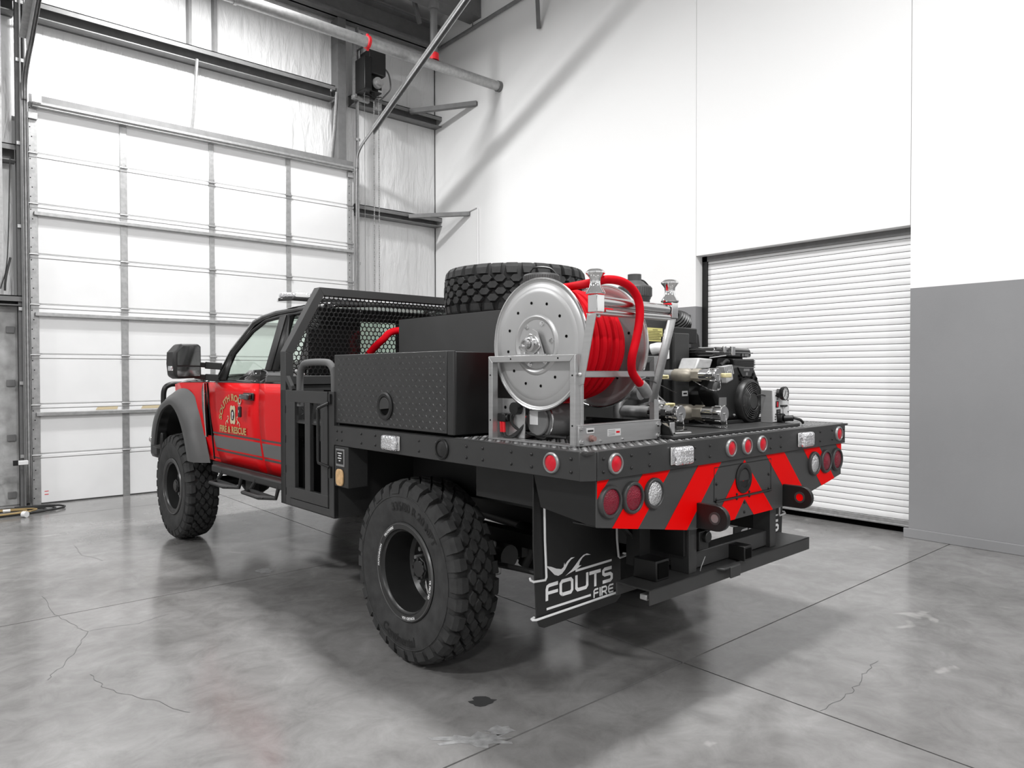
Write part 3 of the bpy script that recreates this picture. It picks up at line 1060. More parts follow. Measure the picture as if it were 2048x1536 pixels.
# ---------------------------------------------------------------- bed frame: perimeter channel, deck, corner
ch = MB().box(BX0, BX0 + .006, 1.94, 3.94, ZB, ZT).box(BX0, BX0 + .06, 1.94, 3.94, ZT - .006, ZT).box(BX0, BX0 + .06, 1.94, 3.94, ZB, ZB + .006)
part('side_rail', ch, 'charcoal', truck, bevel=.003)
part('side_rail', MB().box(BX1 - .006, BX1, 1.94, 4.6, ZB, ZT).box(BX1 - .06, BX1, 1.94, 4.6, ZT - .006, ZT), 'charcoal', truck, bevel=.003)
part('rear_rail', MB().box(2.19, mx(2.19), BY0, BY0 + .006, ZB, ZT).box(2.19, mx(2.19), BY0, BY0 + .06, ZT - .006, ZT), 'charcoal', truck, bevel=.003)
for f in (lambda x: x, mx):
    part('corner_plate', MB().prism([(f(BX0), 1.94), (f(2.187), BY0 + .002), (f(2.187), BY0 + .02), (f(BX0 + .015), 1.95)], 'z', ZB, ZT - .002), 'charcoal', truck, bevel=.002)
part('deck', MB().box(BX0 + .008, BX1 - .008, BY0 + .008, 4.6, ZT - .012, ZT - .002), 'charcoal', truck)
part('deck_tread', lozenges(MB(), (BX0 + .03, BY0 + .03, ZT - .002), (1, 0, 0), (0, 1, 0), (0, 0, 1), 2.38, 1.2, .030), 'girt', truck, smooth=0, kind='stuff')
for k in range(8):
    yy = 2.1 + k * .34
    part('crossmember', MB().box(BX0 + .03, BX1 - .03, yy, yy + .05, ZB + .005, ZT - .014), 'chassis', truck)
# bolt heads on the rails
bolt = MB().lathe([(.0075, 0), (.0072, .003), (.004, .0055), (.0005, .006)], (0, 0, 0), (-1, 0, 0), 8)
bm_ = mesh_from('bolt', bolt, 'black')
boltr = mesh_from('bolt', MB().lathe([(.0075, 0), (.0072, .003), (.004, .0055), (.0005, .006)], (0, 0, 0), (0, -1, 0), 8), 'black')
def put(me, name, p, parent):
    o = bpy.data.objects.new(name, me)
    COL.objects.link(o)
    o.parent = parent
    root = parent
    while root.parent:
        root = root.parent
    b_ = root['_base']
    o.location = (p[0] - b_[0], p[1] - b_[1], p[2] - b_[2])
    return o
for yy in (3.90, 3.845, 3.62, 3.47, 3.05, 2.90, 2.66, 2.54, 2.345, 2.215, 1.985):
    for zz in (1.270, 1.217):
        put(bm_, 'bolt', (BX0, yy, zz), truck)
for xx in (2.225, 2.405, 2.53, 2.875, 3.0, 3.58, 3.69, 4.0, 4.16, 4.32, 4.47):
    for zz in (1.270, 1.217):
        put(boltr, 'bolt', (xx, BY0, zz), truck)


def disc_light(c, nrm, r, ring_m, lens_m, name, parent=None, depth=.012):
    parent = parent or truck
    n_ = V3(nrm)
    o = part(name, MB().lathe([(r * 1.0, 0), (r * 1.0, depth * .6), (r * .93, depth), (r * .80, depth), (r * .76, depth * .5), (r * .76, 0)], c, nrm, 28), ring_m, parent)
    part('lens', MB().lathe([(r * .77, 0), (r * .75, depth * .6), (r * .5, depth * .95), (.0005, depth * 1.1)], c, nrm, 28), lens_m, o)
    return o


for xx in (2.297, 3.182, 3.334, 3.484, 4.403):
    disc_light((xx, BY0, 1.245), (0, -1, 0), .044, 'lens_ring', 'lens_red', 'marker_light')
disc_light((BX0, 2.093, 1.245), (-1, 0, 0), .044, 'lens_ring', 'lens_red', 'marker_light')
disc_light((BX0, 2.848, 1.244), (-1, 0, 0), .052, 'black', 'plastic_black', 'fuel_port')
PY = BY0 + .018                   # chevron panel face
for f in (lambda x: x, mx):
    for q, xx in enumerate((2.281, 2.429, 2.579)):
        disc_light((f(xx), PY, 1.088), (0, -1, 0), .070, 'rubber_ring', 'lens_clear' if q == 2 else 'lens_red_dark', 'tail_light', depth=.018)


def led_light(c, axis):
    i = 0 if axis == 'x' else 1
    def bxx(u0, u1, d0, d1, z0, z1):
        if axis == 'x':
            return MB().box(c[0] - d1, c[0] - d0, c[1] + u0, c[1] + u1, c[2] + z0, c[2] + z1)
        return MB().box(c[0] + u0, c[0] + u1, c[1] - d1, c[1] - d0, c[2] + z0, c[2] + z1)
    o = part('warning_light', bxx(-.075, .075, 0, .012, -.040, .040), 'chrome', truck, bevel=.012, seg=3)
    part('lens', bxx(-.068, .068, .006, .040, -.042, .042), 'led_clear', o, bevel=.022, seg=4)
    for z0 in (-.028, .004):
        part('led_row', bxx(-.05, .05, .038, .0415, z0, z0 + .022), 'lens_clear', o, bevel=.004)
    return o


led_light((BX0, 3.292, 1.244), 'x')
led_light((2.750, BY0, 1.244), 'y')
led_light((3.950, BY0, 1.240), 'y')

# ---------------------------------------------------------------- rear chevron panel
panel = [(2.205, 1.180), (2.205, .990), (2.885, .880), (mx(2.885), .880), (mx(2.205), .990), (mx(2.205), 1.180)]
rp = part('rear_panel', MB().prism(panel, 'y', PY, PY + .02), 'decal_grey', truck, bevel=.002)
for side in (0, 1):
    f = (lambda x: x) if side == 0 else mx
    half = [(2.205, 1.180), (2.205, .990), (2.885, .880), (CX, .880), (CX, 1.180)]
    for k in range(4):
        x0 = 2.062 + .424 * k + .008
        x1 = x0 + .20
        # stripe between x - z lines through (x0, 1.17) and (x1, 1.17)
        pl = clip_poly(half, [(-1, 1, -(x0 - 1.17)), (1, -1, x1 - 1.17)])
        if len(pl) >= 3:
            part('red_stripe', MB().add([(f(p[0]), PY - .0012, p[1]) for p in pl], [tuple(range(len(pl)))]), 'decal_red', rp, smooth=0)
# hatch with twist latch
hatch = part('hatch_outline', MB().loft([(3.062, PY - .002, 1.158), (3.617, PY - .002, 1.158), (3.617, PY - .002, .990), (3.062, PY - .002, .990)], [(3.066, PY - .002, 1.154), (3.613, PY - .002, 1.154), (3.613, PY - .002, .996), (3.066, PY - .002, .996)], closed=True), 'black', rp)
part('hatch_hinge', MB().cyl((3.07, PY - .006, .990), (3.61, PY - .006, .990), .005, 8), 'black', rp)
part('latch', MB().lathe([(.077, 0), (.077, .006), (.070, .010), (.052, .010), (.048, .002)], (3.335, PY, 1.080), (0, -1, 0), 28), 'plastic_black', rp)
part('latch_paddle', MB().prism([(3.335 + .046 * math.cos(a_), 1.080 + .046 * math.sin(a_)) for a_ in [PI * k / 12 - .25 for k in range(15)]], 'y', PY - .006, PY - .001), 'charcoal', rp)
part('latch_cup', MB().lathe([(.048, .003), (.04, .0015), (.0005, .001)], (3.335, PY, 1.080), (0, -1, 0), 24), 'black', rp)
for bx_, bz_ in ((3.085, 1.075), (3.085, 1.0), (3.59, 1.075), (3.59, 1.0), (3.27, .982), (3.39, .982), (3.345, .955), (3.345, .905), (3.09, .970), (3.27, 1.005), (3.39, 1.005)):
    put(boltr, 'bolt', (bx_, PY - .001, bz_), rp)
for x0 in (2.915, 3.745):         # tow eyes: plate standing out from the panel
    arc = [(PY, .885), (PY, 1.005)] + [(PY - .105 + .0 + -.06 * math.sin(t), .945 + .060 * math.cos(t)) for t in [PI * k / 10 for k in range(11)]]
    hole = [(PY - .098 + .024 * math.cos(2 * PI * k / 12), .945 + .024 * math.sin(2 * PI * k / 12)) for k in range(12)]
    ey = part('tow_eye', MB().prism(arc, 'x', x0, x0 + .026), 'black', truck, bevel=.003)
    part('eye_bushing', MB().lathe([(.030, -.003), (.030, .029), (.020, .029), (.020, -.003), (.030, -.003)], (x0, PY - .098, .945), (1, 0, 0), 20), 'charcoal', ey)
    part('pin_hole', MB().cyl((x0 - .0015, PY - .098, .945), (x0 - .001, PY - .098, .945), .020, 16), 'decal_red' if x0 > 3.5 else 'lens_ring', ey)
# side skirts behind the rear panel, mud flaps with bent rod stays
for f in (lambda x: x, mx):
    part('skirt', MB().prism([(1.925, 1.182), (2.285, 1.182), (2.285, 1.17), (2.24, 1.03), (1.925, .990)], 'x', f(2.205), f(2.213)), 'black', truck)
    part('skirt_bottom', MB().prism([(f(2.205), .990), (f(2.885), .880), (f(2.885), .885), (f(2.205), .996)], 'y', 1.925, 2.05), 'chassis', truck)
for side, f in ((0, lambda x: x), (1, mx)):
    fo = [(2.208, 1.18), (2.208, .85), (2.228, .52), (2.245, .482), (2.275, .468), (2.78, .478), (2.815, .50), (2.812, .70), (2.775, .80), (2.775, 1.18)]
    fl_ = part('mud_flap', MB().prism([(f(p[0]), p[1]) for p in fo], 'y', 2.29, 2.298), 'plastic_black', truck, bevel=.002)
    for pts in ([(2.245, 2.283, 1.065), (2.252, 2.276, 1.082), (2.262, 2.276, 1.075), (2.270, 2.280, .867), (2.279, 2.280, .70), (2.272, 2.280, .688), (2.20, 2.280, .694), (2.190, 2.290, .700), (2.20, 2.304, .704)],
                [(2.768, 2.280, .95), (2.773, 2.280, .79), (2.785, 2.280, .705), (2.795, 2.280, .698), (2.848, 2.280, .702), (2.856, 2.290, .706), (2.846, 2.304, .708)],
                [(2.225, 2.304, .524), (2.205, 2.300, .522), (2.200, 2.288, .522), (2.215, 2.280, .521), (2.825, 2.280, .530)]):
        part('flap_stay', MB().tube([(f(p[0]), p[1], p[2]) for p in pts], .0055, 8), 'label_white', fl_)
    # lettering, built from strokes
    def W(x, z):
        return (x if side == 0 else x + (mx(2.51) - 2.51), 2.2885, z)
    t_ = .0165
    lt = MB()
    x0, zb, zt = 2.290, .588, .662
    stroke(lt, [(2.290, zb), (2.290, .640), (2.294, .652), (2.305, .656), (2.362, .657)], t_, W)
    stroke(lt, [(2.292, .622), (2.362, .622)], t_ * .9, W)
    o_ = [(2.390, .597), (2.380, .607), (2.380, .648), (2.390, .658), (2.447, .658), (2.457, .648), (2.457, .607), (2.447, .597), (2.390, .597)]
    stroke(lt, o_, t_, W)
    stroke(lt, [(2.486, .667), (2.486, .607), (2.496, .597), (2.552, .597), (2.562, .607), (2.562, .667)], t_, W)
    stroke(lt, [(2.577, .658), (2.660, .658)], t_, W)
    stroke(lt, [(2.620, .655), (2.620, .588)], t_, W)
    stroke(lt, [(2.742, .658), (2.690, .658), (2.679, .651), (2.679, .637), (2.690, .630), (2.731, .630), (2.742, .622), (2.742, .605), (2.731, .597), (2.674, .597)], t_, W)
    part('lettering', lt, 'white_vinyl', fl_, smooth=0, label='white block letters reading FOUTS')
    lt = MB()
    t2 = .0085
    stroke(lt, [(2.611, .533), (2.611, .567), (2.618, .573), (2.642, .573)], t2, W)
    stroke(lt, [(2.612, .555), (2.642, .555)], t2, W)
    stroke(lt, [(2.655, .533), (2.655, .577)], t2, W)
    stroke(lt, [(2.669, .533), (2.669, .573), (2.697, .573), (2.703, .567), (2.703, .557), (2.697, .551), (2.671, .551)], t2, W)
    stroke(lt, [(2.688, .551), (2.705, .533)], t2, W)
    stroke(lt, [(2.755, .573), (2.726, .573), (2.719, .566), (2.719, .544), (2.726, .537), (2.755, .537)], t2, W)
    stroke(lt, [(2.72, .555), (2.752, .555)], t2, W)
    part('lettering', lt, 'white_vinyl', fl_, smooth=0, label='small white letters reading FIRE')
    lt = MB()
    stroke(lt, [(2.288, .551), (2.588, .553)], .011, W)
    stroke(lt, [(2.480, .689), (2.742, .694)], .011, W)
    sw1 = [(2.284, .748), (2.315, .720), (2.340, .697), (2.364, .688), (2.388, .693), (2.410, .709), (2.432, .735), (2.450, .748), (2.476, .755), (2.450, .757), (2.425, .745), (2.408, .730), (2.404, .742), (2.399, .722), (2.384, .715), (2.350, .724), (2.318, .738)]
    sw2 = [(2.410, .678), (2.432, .684), (2.462, .690), (2.487, .695), (2.505, .702), (2.522, .709), (2.503, .710), (2.510, .726), (2.528, .743), (2.548, .751), (2.588, .747), (2.560, .758), (2.535, .755), (2.510, .742), (2.485, .722), (2.455, .700)]
    lt.add([W(*p) for p in sw1], [tuple(range(len(sw1)))])
    lt.add([W(*p) for p in sw2], [tuple(range(len(sw2)))])
    part('emblem', lt, 'white_vinyl', fl_, smooth=0, label='white flame swoosh and rules')

# ---------------------------------------------------------------- step bumper and hitch
hb = part('step_bumper', MB().box(2.58, 4.105, 1.935, 1.943, .585, .655).box(2.58, 4.105, 1.935, 2.13, .647, .655).box(2.58, 4.105, 2.122, 2.13, .59, .655), 'charcoal', truck, bevel=.003)
for x0, x1 in ((2.925, 2.99), (3.70, 3.765)):
    part('bumper_post', MB().box(x0, x1, 1.965, 2.07, .655, .885), 'charcoal', hb, bevel=.003)
part('receiver_tube', MB().box(2.99, 3.70, 1.985, 2.075, .662, .745), 'charcoal', hb, bevel=.006)
part('receiver_socket', MB().box(3.31, 3.385, 1.895, 2.0, .660, .735), 'black', hb, bevel=.004)
part('socket_mouth', MB().box(3.32, 3.375, 1.893, 1.896, .672, .723), 'gap_dark', hb)
part('receiver_socket', MB().box(2.70, 2.80, 1.99, 2.12, .655, .75), 'black', hb, bevel=.004)
part('socket_mouth', MB().box(2.712, 2.79, 1.986, 1.991, .667, .738), 'gap_dark', hb)
part('safety_plate', MB().prism([(3.13, 1.90), (3.28, 1.90), (3.30, 1.945), (3.11, 1.945)], 'z', .646, .656).box(3.18, 3.27, 1.893, 1.902, .60, .655), 'charcoal', hb, bevel=.003)
part('trailer_socket', MB().box(2.99, 3.07, 1.95, 2.0, .76, .85).cyl((3.04, 1.93, .82), (3.04, 1.97, .82), .028, 12), 'black', hb, bevel=.004)
part('wire', MB().tube(smooth_path([(3.08, 1.96, .84), (3.14, 1.96, .875), (3.2, 1.98, .90)], 5), .007, 6), 'hose_black', hb)
part('zip_tie', MB().tube(smooth_path([(2.985, 1.93, .70), (3.0, 1.925, .735), (2.96, 1.92, .695), (2.95, 1.92, .675)], 5), .0018, 5), 'lens_ring', hb)
part('step_latch', MB().box(2.59, 2.66, 1.96, 2.0, .60, .625), 'galvanised', hb, bevel=.004)
for x0, x1 in ((2.72, 2.80), (3.89, 3.97)):
    part('hanger', MB().box(x0, x1, 2.10, 2.18, .70, 1.18), 'chassis', hb)
part('hanger_brace', MB().bar((2.62, 2.2, .95), (2.86, 2.12, .70), .05, .012), 'chassis', hb)

# ---------------------------------------------------------------- chassis below the bed
for f in (lambda x: x, mx):
    part('frame_rail', MB().box(min(f(2.90), f(2.98)), max(f(2.90), f(2.98)), 1.98, 8.3, .74, .95), 'chassis', truck)
    part('leaf_spring', MB().box(min(f(2.80), f(2.88)), max(f(2.80), f(2.88)), 2.75, 3.95, .62, .70).box(min(f(2.80), f(2.88)), max(f(2.80), f(2.88)), 3.0, 3.7, .56, .62), 'chassis', truck)
    part('shock', MB().cyl((f(2.86), 3.05, .50), (f(2.95), 2.85, .98), .035, 12), 'chassis', truck)
part('rear_axle', MB().cyl((2.5, 3.345, .515), (mx(2.5), 3.345, .515), .07, 16).ball((3.30, 3.345, .515), .20, 16), 'chassis', truck)
part('front_axle', MB().cyl((2.5, 7.42, .515), (mx(2.5), 7.42, .515), .055, 16).ball((3.10, 7.42, .515), .17, 16), 'chassis', truck)
part('brake_drum', MB().cyl((2.50, 3.345, .515), (2.62, 3.345, .515), .20, 24), 'girt_dark', truck)
part('brake_drum', MB().cyl((2.50, 7.42, .515), (2.60, 7.42, .515), .19, 24), 'chassis', truck)
part('drive_shaft', MB().cyl((3.30, 3.5, .60), (3.34, 5.6, .72), .045, 14), 'chassis', truck)
part('gearbox', MB().box(3.12, 3.56, 5.4, 6.4, .60, .95), 'chassis', truck, bevel=.03)
part('exhaust', MB().tube(smooth_path([(3.75, 6.2, .72), (3.80, 4.6, .72), (3.85, 3.6, .95), (3.85, 2.6, .90), (3.9, 2.35, .80)], 6), .05, 12), 'girt_dark', truck)
part('fuel_tank', MB().box(3.0, 3.68, 2.25, 2.95, .78, 1.12), 'chassis', truck, bevel=.04)
part('air_canister', MB().cyl((2.66, 2.95, .60), (2.66, 3.09, .60), .065, 16), 'black', truck)
part('brake_line', MB().tube(smooth_path([(2.62, 3.05, .55), (2.60, 2.75, .575), (2.62, 2.55, .57), (2.75, 2.36, .545)], 6), .016, 8), 'hose_black', truck)
part('line_tag', MB().cyl((2.609, 2.66, .570), (2.612, 2.625, .570), .019, 10), 'wire_red', truck)
part('line_tag', MB().cyl((2.612, 2.625, .570), (2.614, 2.59, .570), .019, 10), 'label_white', truck)
part('slack_adjuster', MB().box(2.55, 2.63, 2.98, 3.10, .50, .56).box(2.60, 2.63, 3.02, 3.14, .56, .68), 'galvanised', truck, bevel=.01)
for p in ((2.68, 2.65, .98), (2.60, 2.62, 1.00), (2.64, 2.75, .93), (2.66, 2.50, .92)):
    part('bracket_tab', MB().bar(p, (p[0], p[1] - .05, p[2] - .05), .03, .006), 'galvanised', truck)
part('wheel_well', MB().box(2.50, 2.75, 2.45, 3.70, 1.12, 1.18).box(2.60, 2.78, 3.70, 3.75, .80, 1.18), 'chassis', truck)
part('under_bed_shroud', MB().box(2.30, 2.34, 2.35, 2.80, 1.0, 1.18).box(2.55, 2.58, 2.40, 3.72, .92, 1.18), 'chassis', truck)

# ---------------------------------------------------------------- headboard with hexagon screen
HY0, HY1 = 4.60, 4.68
fr = MB()
fo = [(2.125, .735), (2.125, 1.762), (2.378, 2.214), (mx(2.378), 2.214), (mx(2.125), 1.762), (mx(2.125), .735)]
fi = [(2.182, .735), (2.182, 1.747), (2.412, 2.158), (mx(2.412), 2.158), (mx(2.182), 1.747), (mx(2.182), .735)]
for a_, b_ in ((fo, fi),):
    k = len(a_)
    for j in range(k - 1):
        o = len(fr.v)
        q = [a_[j], a_[j + 1], b_[j + 1], b_[j]]
        fr.v += [(p[0], HY0, p[1]) for p in q] + [(p[0], HY1, p[1]) for p in q]
        fr.f += [(o, o + 1, o + 2, o + 3), (o + 7, o + 6, o + 5, o + 4), (o, o + 4, o + 5, o + 1), (o + 3, o + 2, o + 6, o + 7), (o, o + 3, o + 7, o + 4), (o + 1, o + 5, o + 6, o + 2)]
hbd = part('headboard', fr, 'charcoal', truck, bevel=.002)
part('lower_panel', MB().box(2.18, mx(2.18), HY0 + .02, HY0 + .03, .78, 1.56), 'charcoal', hbd)
part('panel_tread', lozenges(MB(), (2.20, HY0 + .02, 1.10), (1, 0, 0), (0, 0, 1), (0, -1, 0), 1.0, .40, .036), 'lozenge', hbd, smooth=0, kind='stuff')
part('middle_bar', MB().box(2.18, mx(2.18), HY0 + .005, HY0 + .05, 1.54, 1.60), 'charcoal', hbd, bevel=.003)
hx = MB()
R0, R1 = .0205, .0165             # cell and hole radius of the hexagon screen
dx, dz = R0 * math.sqrt(3), R0 * 1.5
zrow, rr = 1.60, 0
yf, yb = HY0 + .030, HY0 + .0335
while zrow < 2.16:
    xl = 2.18 if zrow < 1.747 else 2.18 + (zrow - 1.747) * (2.412 - 2.182) / (2.158 - 1.747)
    x = xl + (dx / 2 if rr % 2 else 0)
    x = math.floor(x / dx) * dx + (dx / 2 if rr % 2 else 0)
    while x < mx(xl) + dx:
        if x > xl - .01 and x < mx(xl) + .01:
            o = len(hx.v)
            for rad, yy in ((R0, yf), (R1, yf), (R1, yb)):
                for j in range(6):
                    a_ = PI / 6 + j * PI / 3
                    hx.v.append((x + rad * math.cos(a_), yy, zrow + rad * math.sin(a_)))
            for j in range(6):
                j2 = (j + 1) % 6
                hx.f += [(o + j, o + j2, o + 6 + j2, o + 6 + j), (o + 6 + j, o + 6 + j2, o + 12 + j2, o + 12 + j)]
        x += dx
    zrow += dz
    rr += 1
part('hexagon_screen', hx, 'black', hbd, smooth=0)

# ---------------------------------------------------------------- walk-up step locker at the front corner of the bed
XS = BX0
lk = MB().box(XS, XS + .03, 4.535, HY1, .735, 1.506).box(XS, XS + .03, 3.94, 4.005, .735, 1.506).box(XS, XS + .03, 4.005, 4.535, .735, .786).box(XS, XS + .60, 3.94, HY1, .735, .745)
lk.box(XS, XS + .60, 3.94, 3.948, .745, 1.18)
lo_ = part('step_locker', lk, 'charcoal', truck, bevel=.002)
gd = MB().box(XS - .006, XS + .022, 4.012, 4.528, 1.428, 1.504).box(XS - .006, XS + .022, 4.012, 4.528, .792, .866)
for y0, y1 in ((4.455, 4.528), (4.242, 4.312), (4.012, 4.098)):
    gd.box(XS - .006, XS + .022, y0, y1, .866, 1.428)
gt = part('gate', gd, 'charcoal', lo_, bevel=.002)
part('locker_back', MB().box(XS + .28, XS + .29, 3.95, 4.60, .75, 1.50), 'gap_dark', lo_)
part('back_tread', lozenges(MB(), (XS + .28, 3.96, .76), (0, 1, 0), (0, 0, 1), (-1, 0, 0), .62, .72, .036), 'lozenge', lo_, smooth=0, kind='stuff')
part('grab_loop', MB().tube(smooth_path([(XS + .03, 4.445, 1.40), (XS + .03, 4.445, 1.60), (XS + .03, 4.40, 1.668), (XS + .03, 4.32, 1.685), (XS + .03, 4.11, 1.685), (XS + .03, 4.03, 1.668), (XS + .03, 3.985, 1.60), (XS + .03, 3.985, 1.40)], 6), .0225, 14), 'grip', lo_)
part('gusset', MB().prism([(4.61, 1.585), (4.60, 1.60), (4.575, 1.60), (4.49, 1.512), (4.50, 1.500), (4.52, 1.500)], 'x', XS - .004, XS + .02), 'charcoal', lo_)
part('pull_bar', MB().tube([(XS - .01, 3.985, 1.435), (XS - .05, 4.040, 1.405), (XS - .05, 4.045, 1.385), (XS - .05, 4.045, 1.09), (XS - .05, 4.040, 1.07), (XS - .01, 3.985, 1.045)], .010, 10), 'black', lo_)
part('pull_foot', MB().box(XS - .012, XS + .0, 3.965, 3.99, .98, 1.05).box(XS - .012, XS, 3.965, 3.99, 1.43, 1.49), 'black', lo_)
for z in (.80, .95, 1.15, 1.35):
    part('hinge_pin', MB().box(XS - .003, XS + .001, 4.60, 4.606, z, z + .05), 'black', lo_)
# switch box below the rail behind the locker
sb = part('switch_box', MB().box(XS + .002, XS + .135, 3.775, 3.935, .937, 1.180), 'textured_black', truck, bevel=.004)
part('label_plate', MB().box(XS - .002, XS + .003, 3.815, 3.915, 1.06, 1.165), 'lens_ring', sb, bevel=.002)
part('label_face', MB().box(XS - .0035, XS - .001, 3.825, 3.905, 1.075, 1.155), 'black', sb)
for z, l_ in ((1.140, .05), (1.125, .03), (1.110, .045), (1.095, .02)):
    part('label_print', MB().box(XS - .0042, XS - .003, 3.865 - l_ / 2, 3.865 + l_ / 2, z - .003, z + .003), 'label_white', sb)
cap_ = []
for k in range(24):
    a_ = 2 * PI * k / 24
    cap_.append((3.865 + .042 * math.copysign(abs(math.cos(a_)) ** .6, math.cos(a_)), 1.0 + .0 + .046 * math.copysign(abs(math.sin(a_)) ** .6, math.sin(a_))))
part('courtesy_lamp', MB().prism([(p[0], .995 + (p[1] - 1.0) * 1.1) for p in cap_], 'x', XS - .010, XS + .002), 'tan', sb, bevel=.004)

# ---------------------------------------------------------------- cab
def sx_(z):                       # half-width line of the greenhouse side: leans in above the belt
    return 2.345 + max(0, z - 1.60) * .30


def body_x(z):                    # door skin: slight barrel
    return 2.322 + .030 * ((z - 1.25) / .35) ** 2


def skin(poly_rows, f):           # rows of (y, z) at constant z, mapped to the door skin
    return MB().sheet([[(f(body_x(z)), y, z) for y, z in row] for row in poly_rows])


def door_rows(y0b, y0t, y1b, y1t, z0, z1, n=8, m=6):
    rows = []
    for i in range(n + 1):
        t = i / n
        z = z0 + (z1 - z0) * t
        a_, b_ = y0b + (y0t - y0b) * t, y1b + (y1t - y1b) * t
        rows.append([(a_ + (b_ - a_) * k / m, z) for k in range(m + 1)])
    return rows


for side, f in ((0, lambda x: x), (1, mx)):
    d_ = part('front_door', skin(door_rows(5.44, 5.525, 6.40, 6.615, .83, 1.535), f), 'red_paint', truck, solid=.012, smooth=50)
    part('door_top', skin(door_rows(5.525, 5.525, 6.615, 6.60, 1.537, 1.56, 2), f), 'black_gloss', d_, solid=.012)
    part('door_shoulder', MB().sheet([[(f(body_x(1.56)), 5.525, 1.56), (f(body_x(1.56)), 5.74, 1.56), (f(body_x(1.56)), 5.98, 1.56)], [(f(2.352), 5.525, 1.645), (f(2.352), 5.74, 1.64), (f(2.350), 5.96, 1.565)]]), 'black_gloss', d_, solid=.012, smooth=50)
    for z0, z1, m_ in ((1.088, 1.103, 'decal_grey'), (.965, 1.072, 'stripe_grey'), (.935, .952, 'decal_grey')):
        part('stripe', MB().sheet([[(f(body_x(z) - .0075), 5.47 + (z - .83) * .06, z), (f(body_x(z) - .0075), 6.42 + (z - .83) * .25, z)] for z in (z0, (z0 + z1) / 2, z1)]), m_, d_)
    rd_ = part('rear_door', skin(door_rows(4.78, 4.78, 5.432, 5.517, .83, 1.535), f), 'red_paint', truck, solid=.012, smooth=50)
    part('door_top', skin(door_rows(4.78, 4.78, 5.517, 5.517, 1.537, 1.65, 2), f), 'black_gloss', rd_, solid=.012)
    for z0, z1, m_ in ((1.088, 1.103, 'decal_grey'), (.965, 1.072, 'stripe_grey'), (.935, .952, 'decal_grey')):
        part('stripe', MB().sheet([[(f(body_x(z) - .0075), 4.79, z), (f(body_x(z) - .0075), 5.425 + (z - .83) * .1, z)] for z in (z0, (z0 + z1) / 2, z1)]), m_, rd_)
    part('rocker', MB().box(min(f(2.335), f(2.42)), max(f(2.335), f(2.42)), 4.75, 6.55, .795, .835), 'chassis', truck, bevel=.01)
    if side == 0:
        h_ = part('door_handle', MB().box(2.262, 2.300, 5.585, 5.76, 1.408, 1.452), 'black_gloss', d_, bevel=.012, seg=3)
        part('handle_cup', MB().box(2.30, 2.318, 5.575, 5.77, 1.400, 1.460), 'black', d_, bevel=.008)
        part('door_seal', MB().bar((2.318, 6.612, 1.53), (2.322, 6.46, .86), .012, .008), 'black', d_)
        # gold lettering and crest
        cyy, czz = 6.02, 1.225
        def arc_fn(x, y, r=.195):
            a_ = x / r
            return (2.3125 + .0, cyy + .02 - math.sin(a_) * (r + y), czz - .005 + math.cos(a_) * (r + y))
        def arcL(x, y):
            a_ = (x - .09) / .245
            return (2.3125, cyy - math.sin(a_) * (.245 + y), 1.185 + math.cos(a_) * (.205 + y * .85))
        part('door_lettering', text_mb('SOUTH ROU', .090, arcL, .003), 'gold', d_, smooth=0, label='gold arched letters on the door')
        part('door_lettering', text_mb('FIRE & RESCUE', .088, lambda x, y: (2.3115, cyy - x, 1.118 + y * .85), .003), 'gold', d_, smooth=0, label='gold letters reading FIRE & RESCUE')
        crest = []
        for k in range(32):
            a_ = 2 * PI * k / 32
            rr_ = .080 - .012 * math.cos(4 * a_)
            crest.append((2.3125, cyy - .005 - rr_ * .78 * math.sin(a_), 1.270 + rr_ * 1.05 * math.cos(a_)))
        cr_ = part('crest', MB().add(crest, [tuple(range(32))]), 'cream', d_, smooth=0, label='cream shield shaped fire crest')
        ov = [(2.3105, cyy - .005 - .036 * math.sin(2 * PI * k / 24), 1.268 + .046 * math.cos(2 * PI * k / 24)) for k in range(24)]
        part('crest_centre', MB().add(ov, [tuple(range(24))]), 'black', cr_, smooth=0)
        part('crest_figure', MB().add([(2.3095, cyy - .005 - x, 1.268 + z) for x, z in ((-.012, .02), (.014, .03), (.02, .005), (.006, -.01), (.012, -.034), (-.008, -.03), (-.01, -.005))], [tuple(range(7))]), 'label_white', cr_, smooth=0)
        for sg in (-1, 1):
            sc_ = MB()
            pts = [(sg * (.085 + .055 * t + .014 * math.sin(9 * t)), 1.222 - .03 * t + .014 * math.cos(9 * t)) for t in [k / 14 for k in range(15)]]
            stroke(sc_, pts, .009, lambda x, y: (2.3115, cyy - .005 - x, y))
            stroke(sc_, [(sg * (.10 + .012 * math.cos(t)), 1.245 + .012 * math.sin(t)) for t in [k * .7 for k in range(8)]], .007, lambda x, y: (2.3115, cyy - .005 - x, y))
            part('scroll', sc_, 'cream', cr_, smooth=0)
        # fender badge strip
        bd_ = part('fender_vent', MB().prism([(6.690, 1.30), (6.700, 1.46), (6.665, 1.525), (6.625, 1.53), (6.615, 1.30), (6.58, 1.05), (6.595, 1.05)], 'x', 2.296, 2.312), 'black_gloss', truck, bevel=.004)
        part('vent_trim', MB().tube([(2.294, 6.628, 1.525), (2.294, 6.618, 1.30), (2.297, 6.585, 1.05)], .006, 6), 'chrome', bd_)
        part('vent_lettering', text_mb('SUPER DUTY', .034, lambda x, y: (2.2945, 6.635 + y, 1.42 - x * .62), .001), 'chrome', bd_, smooth=0)

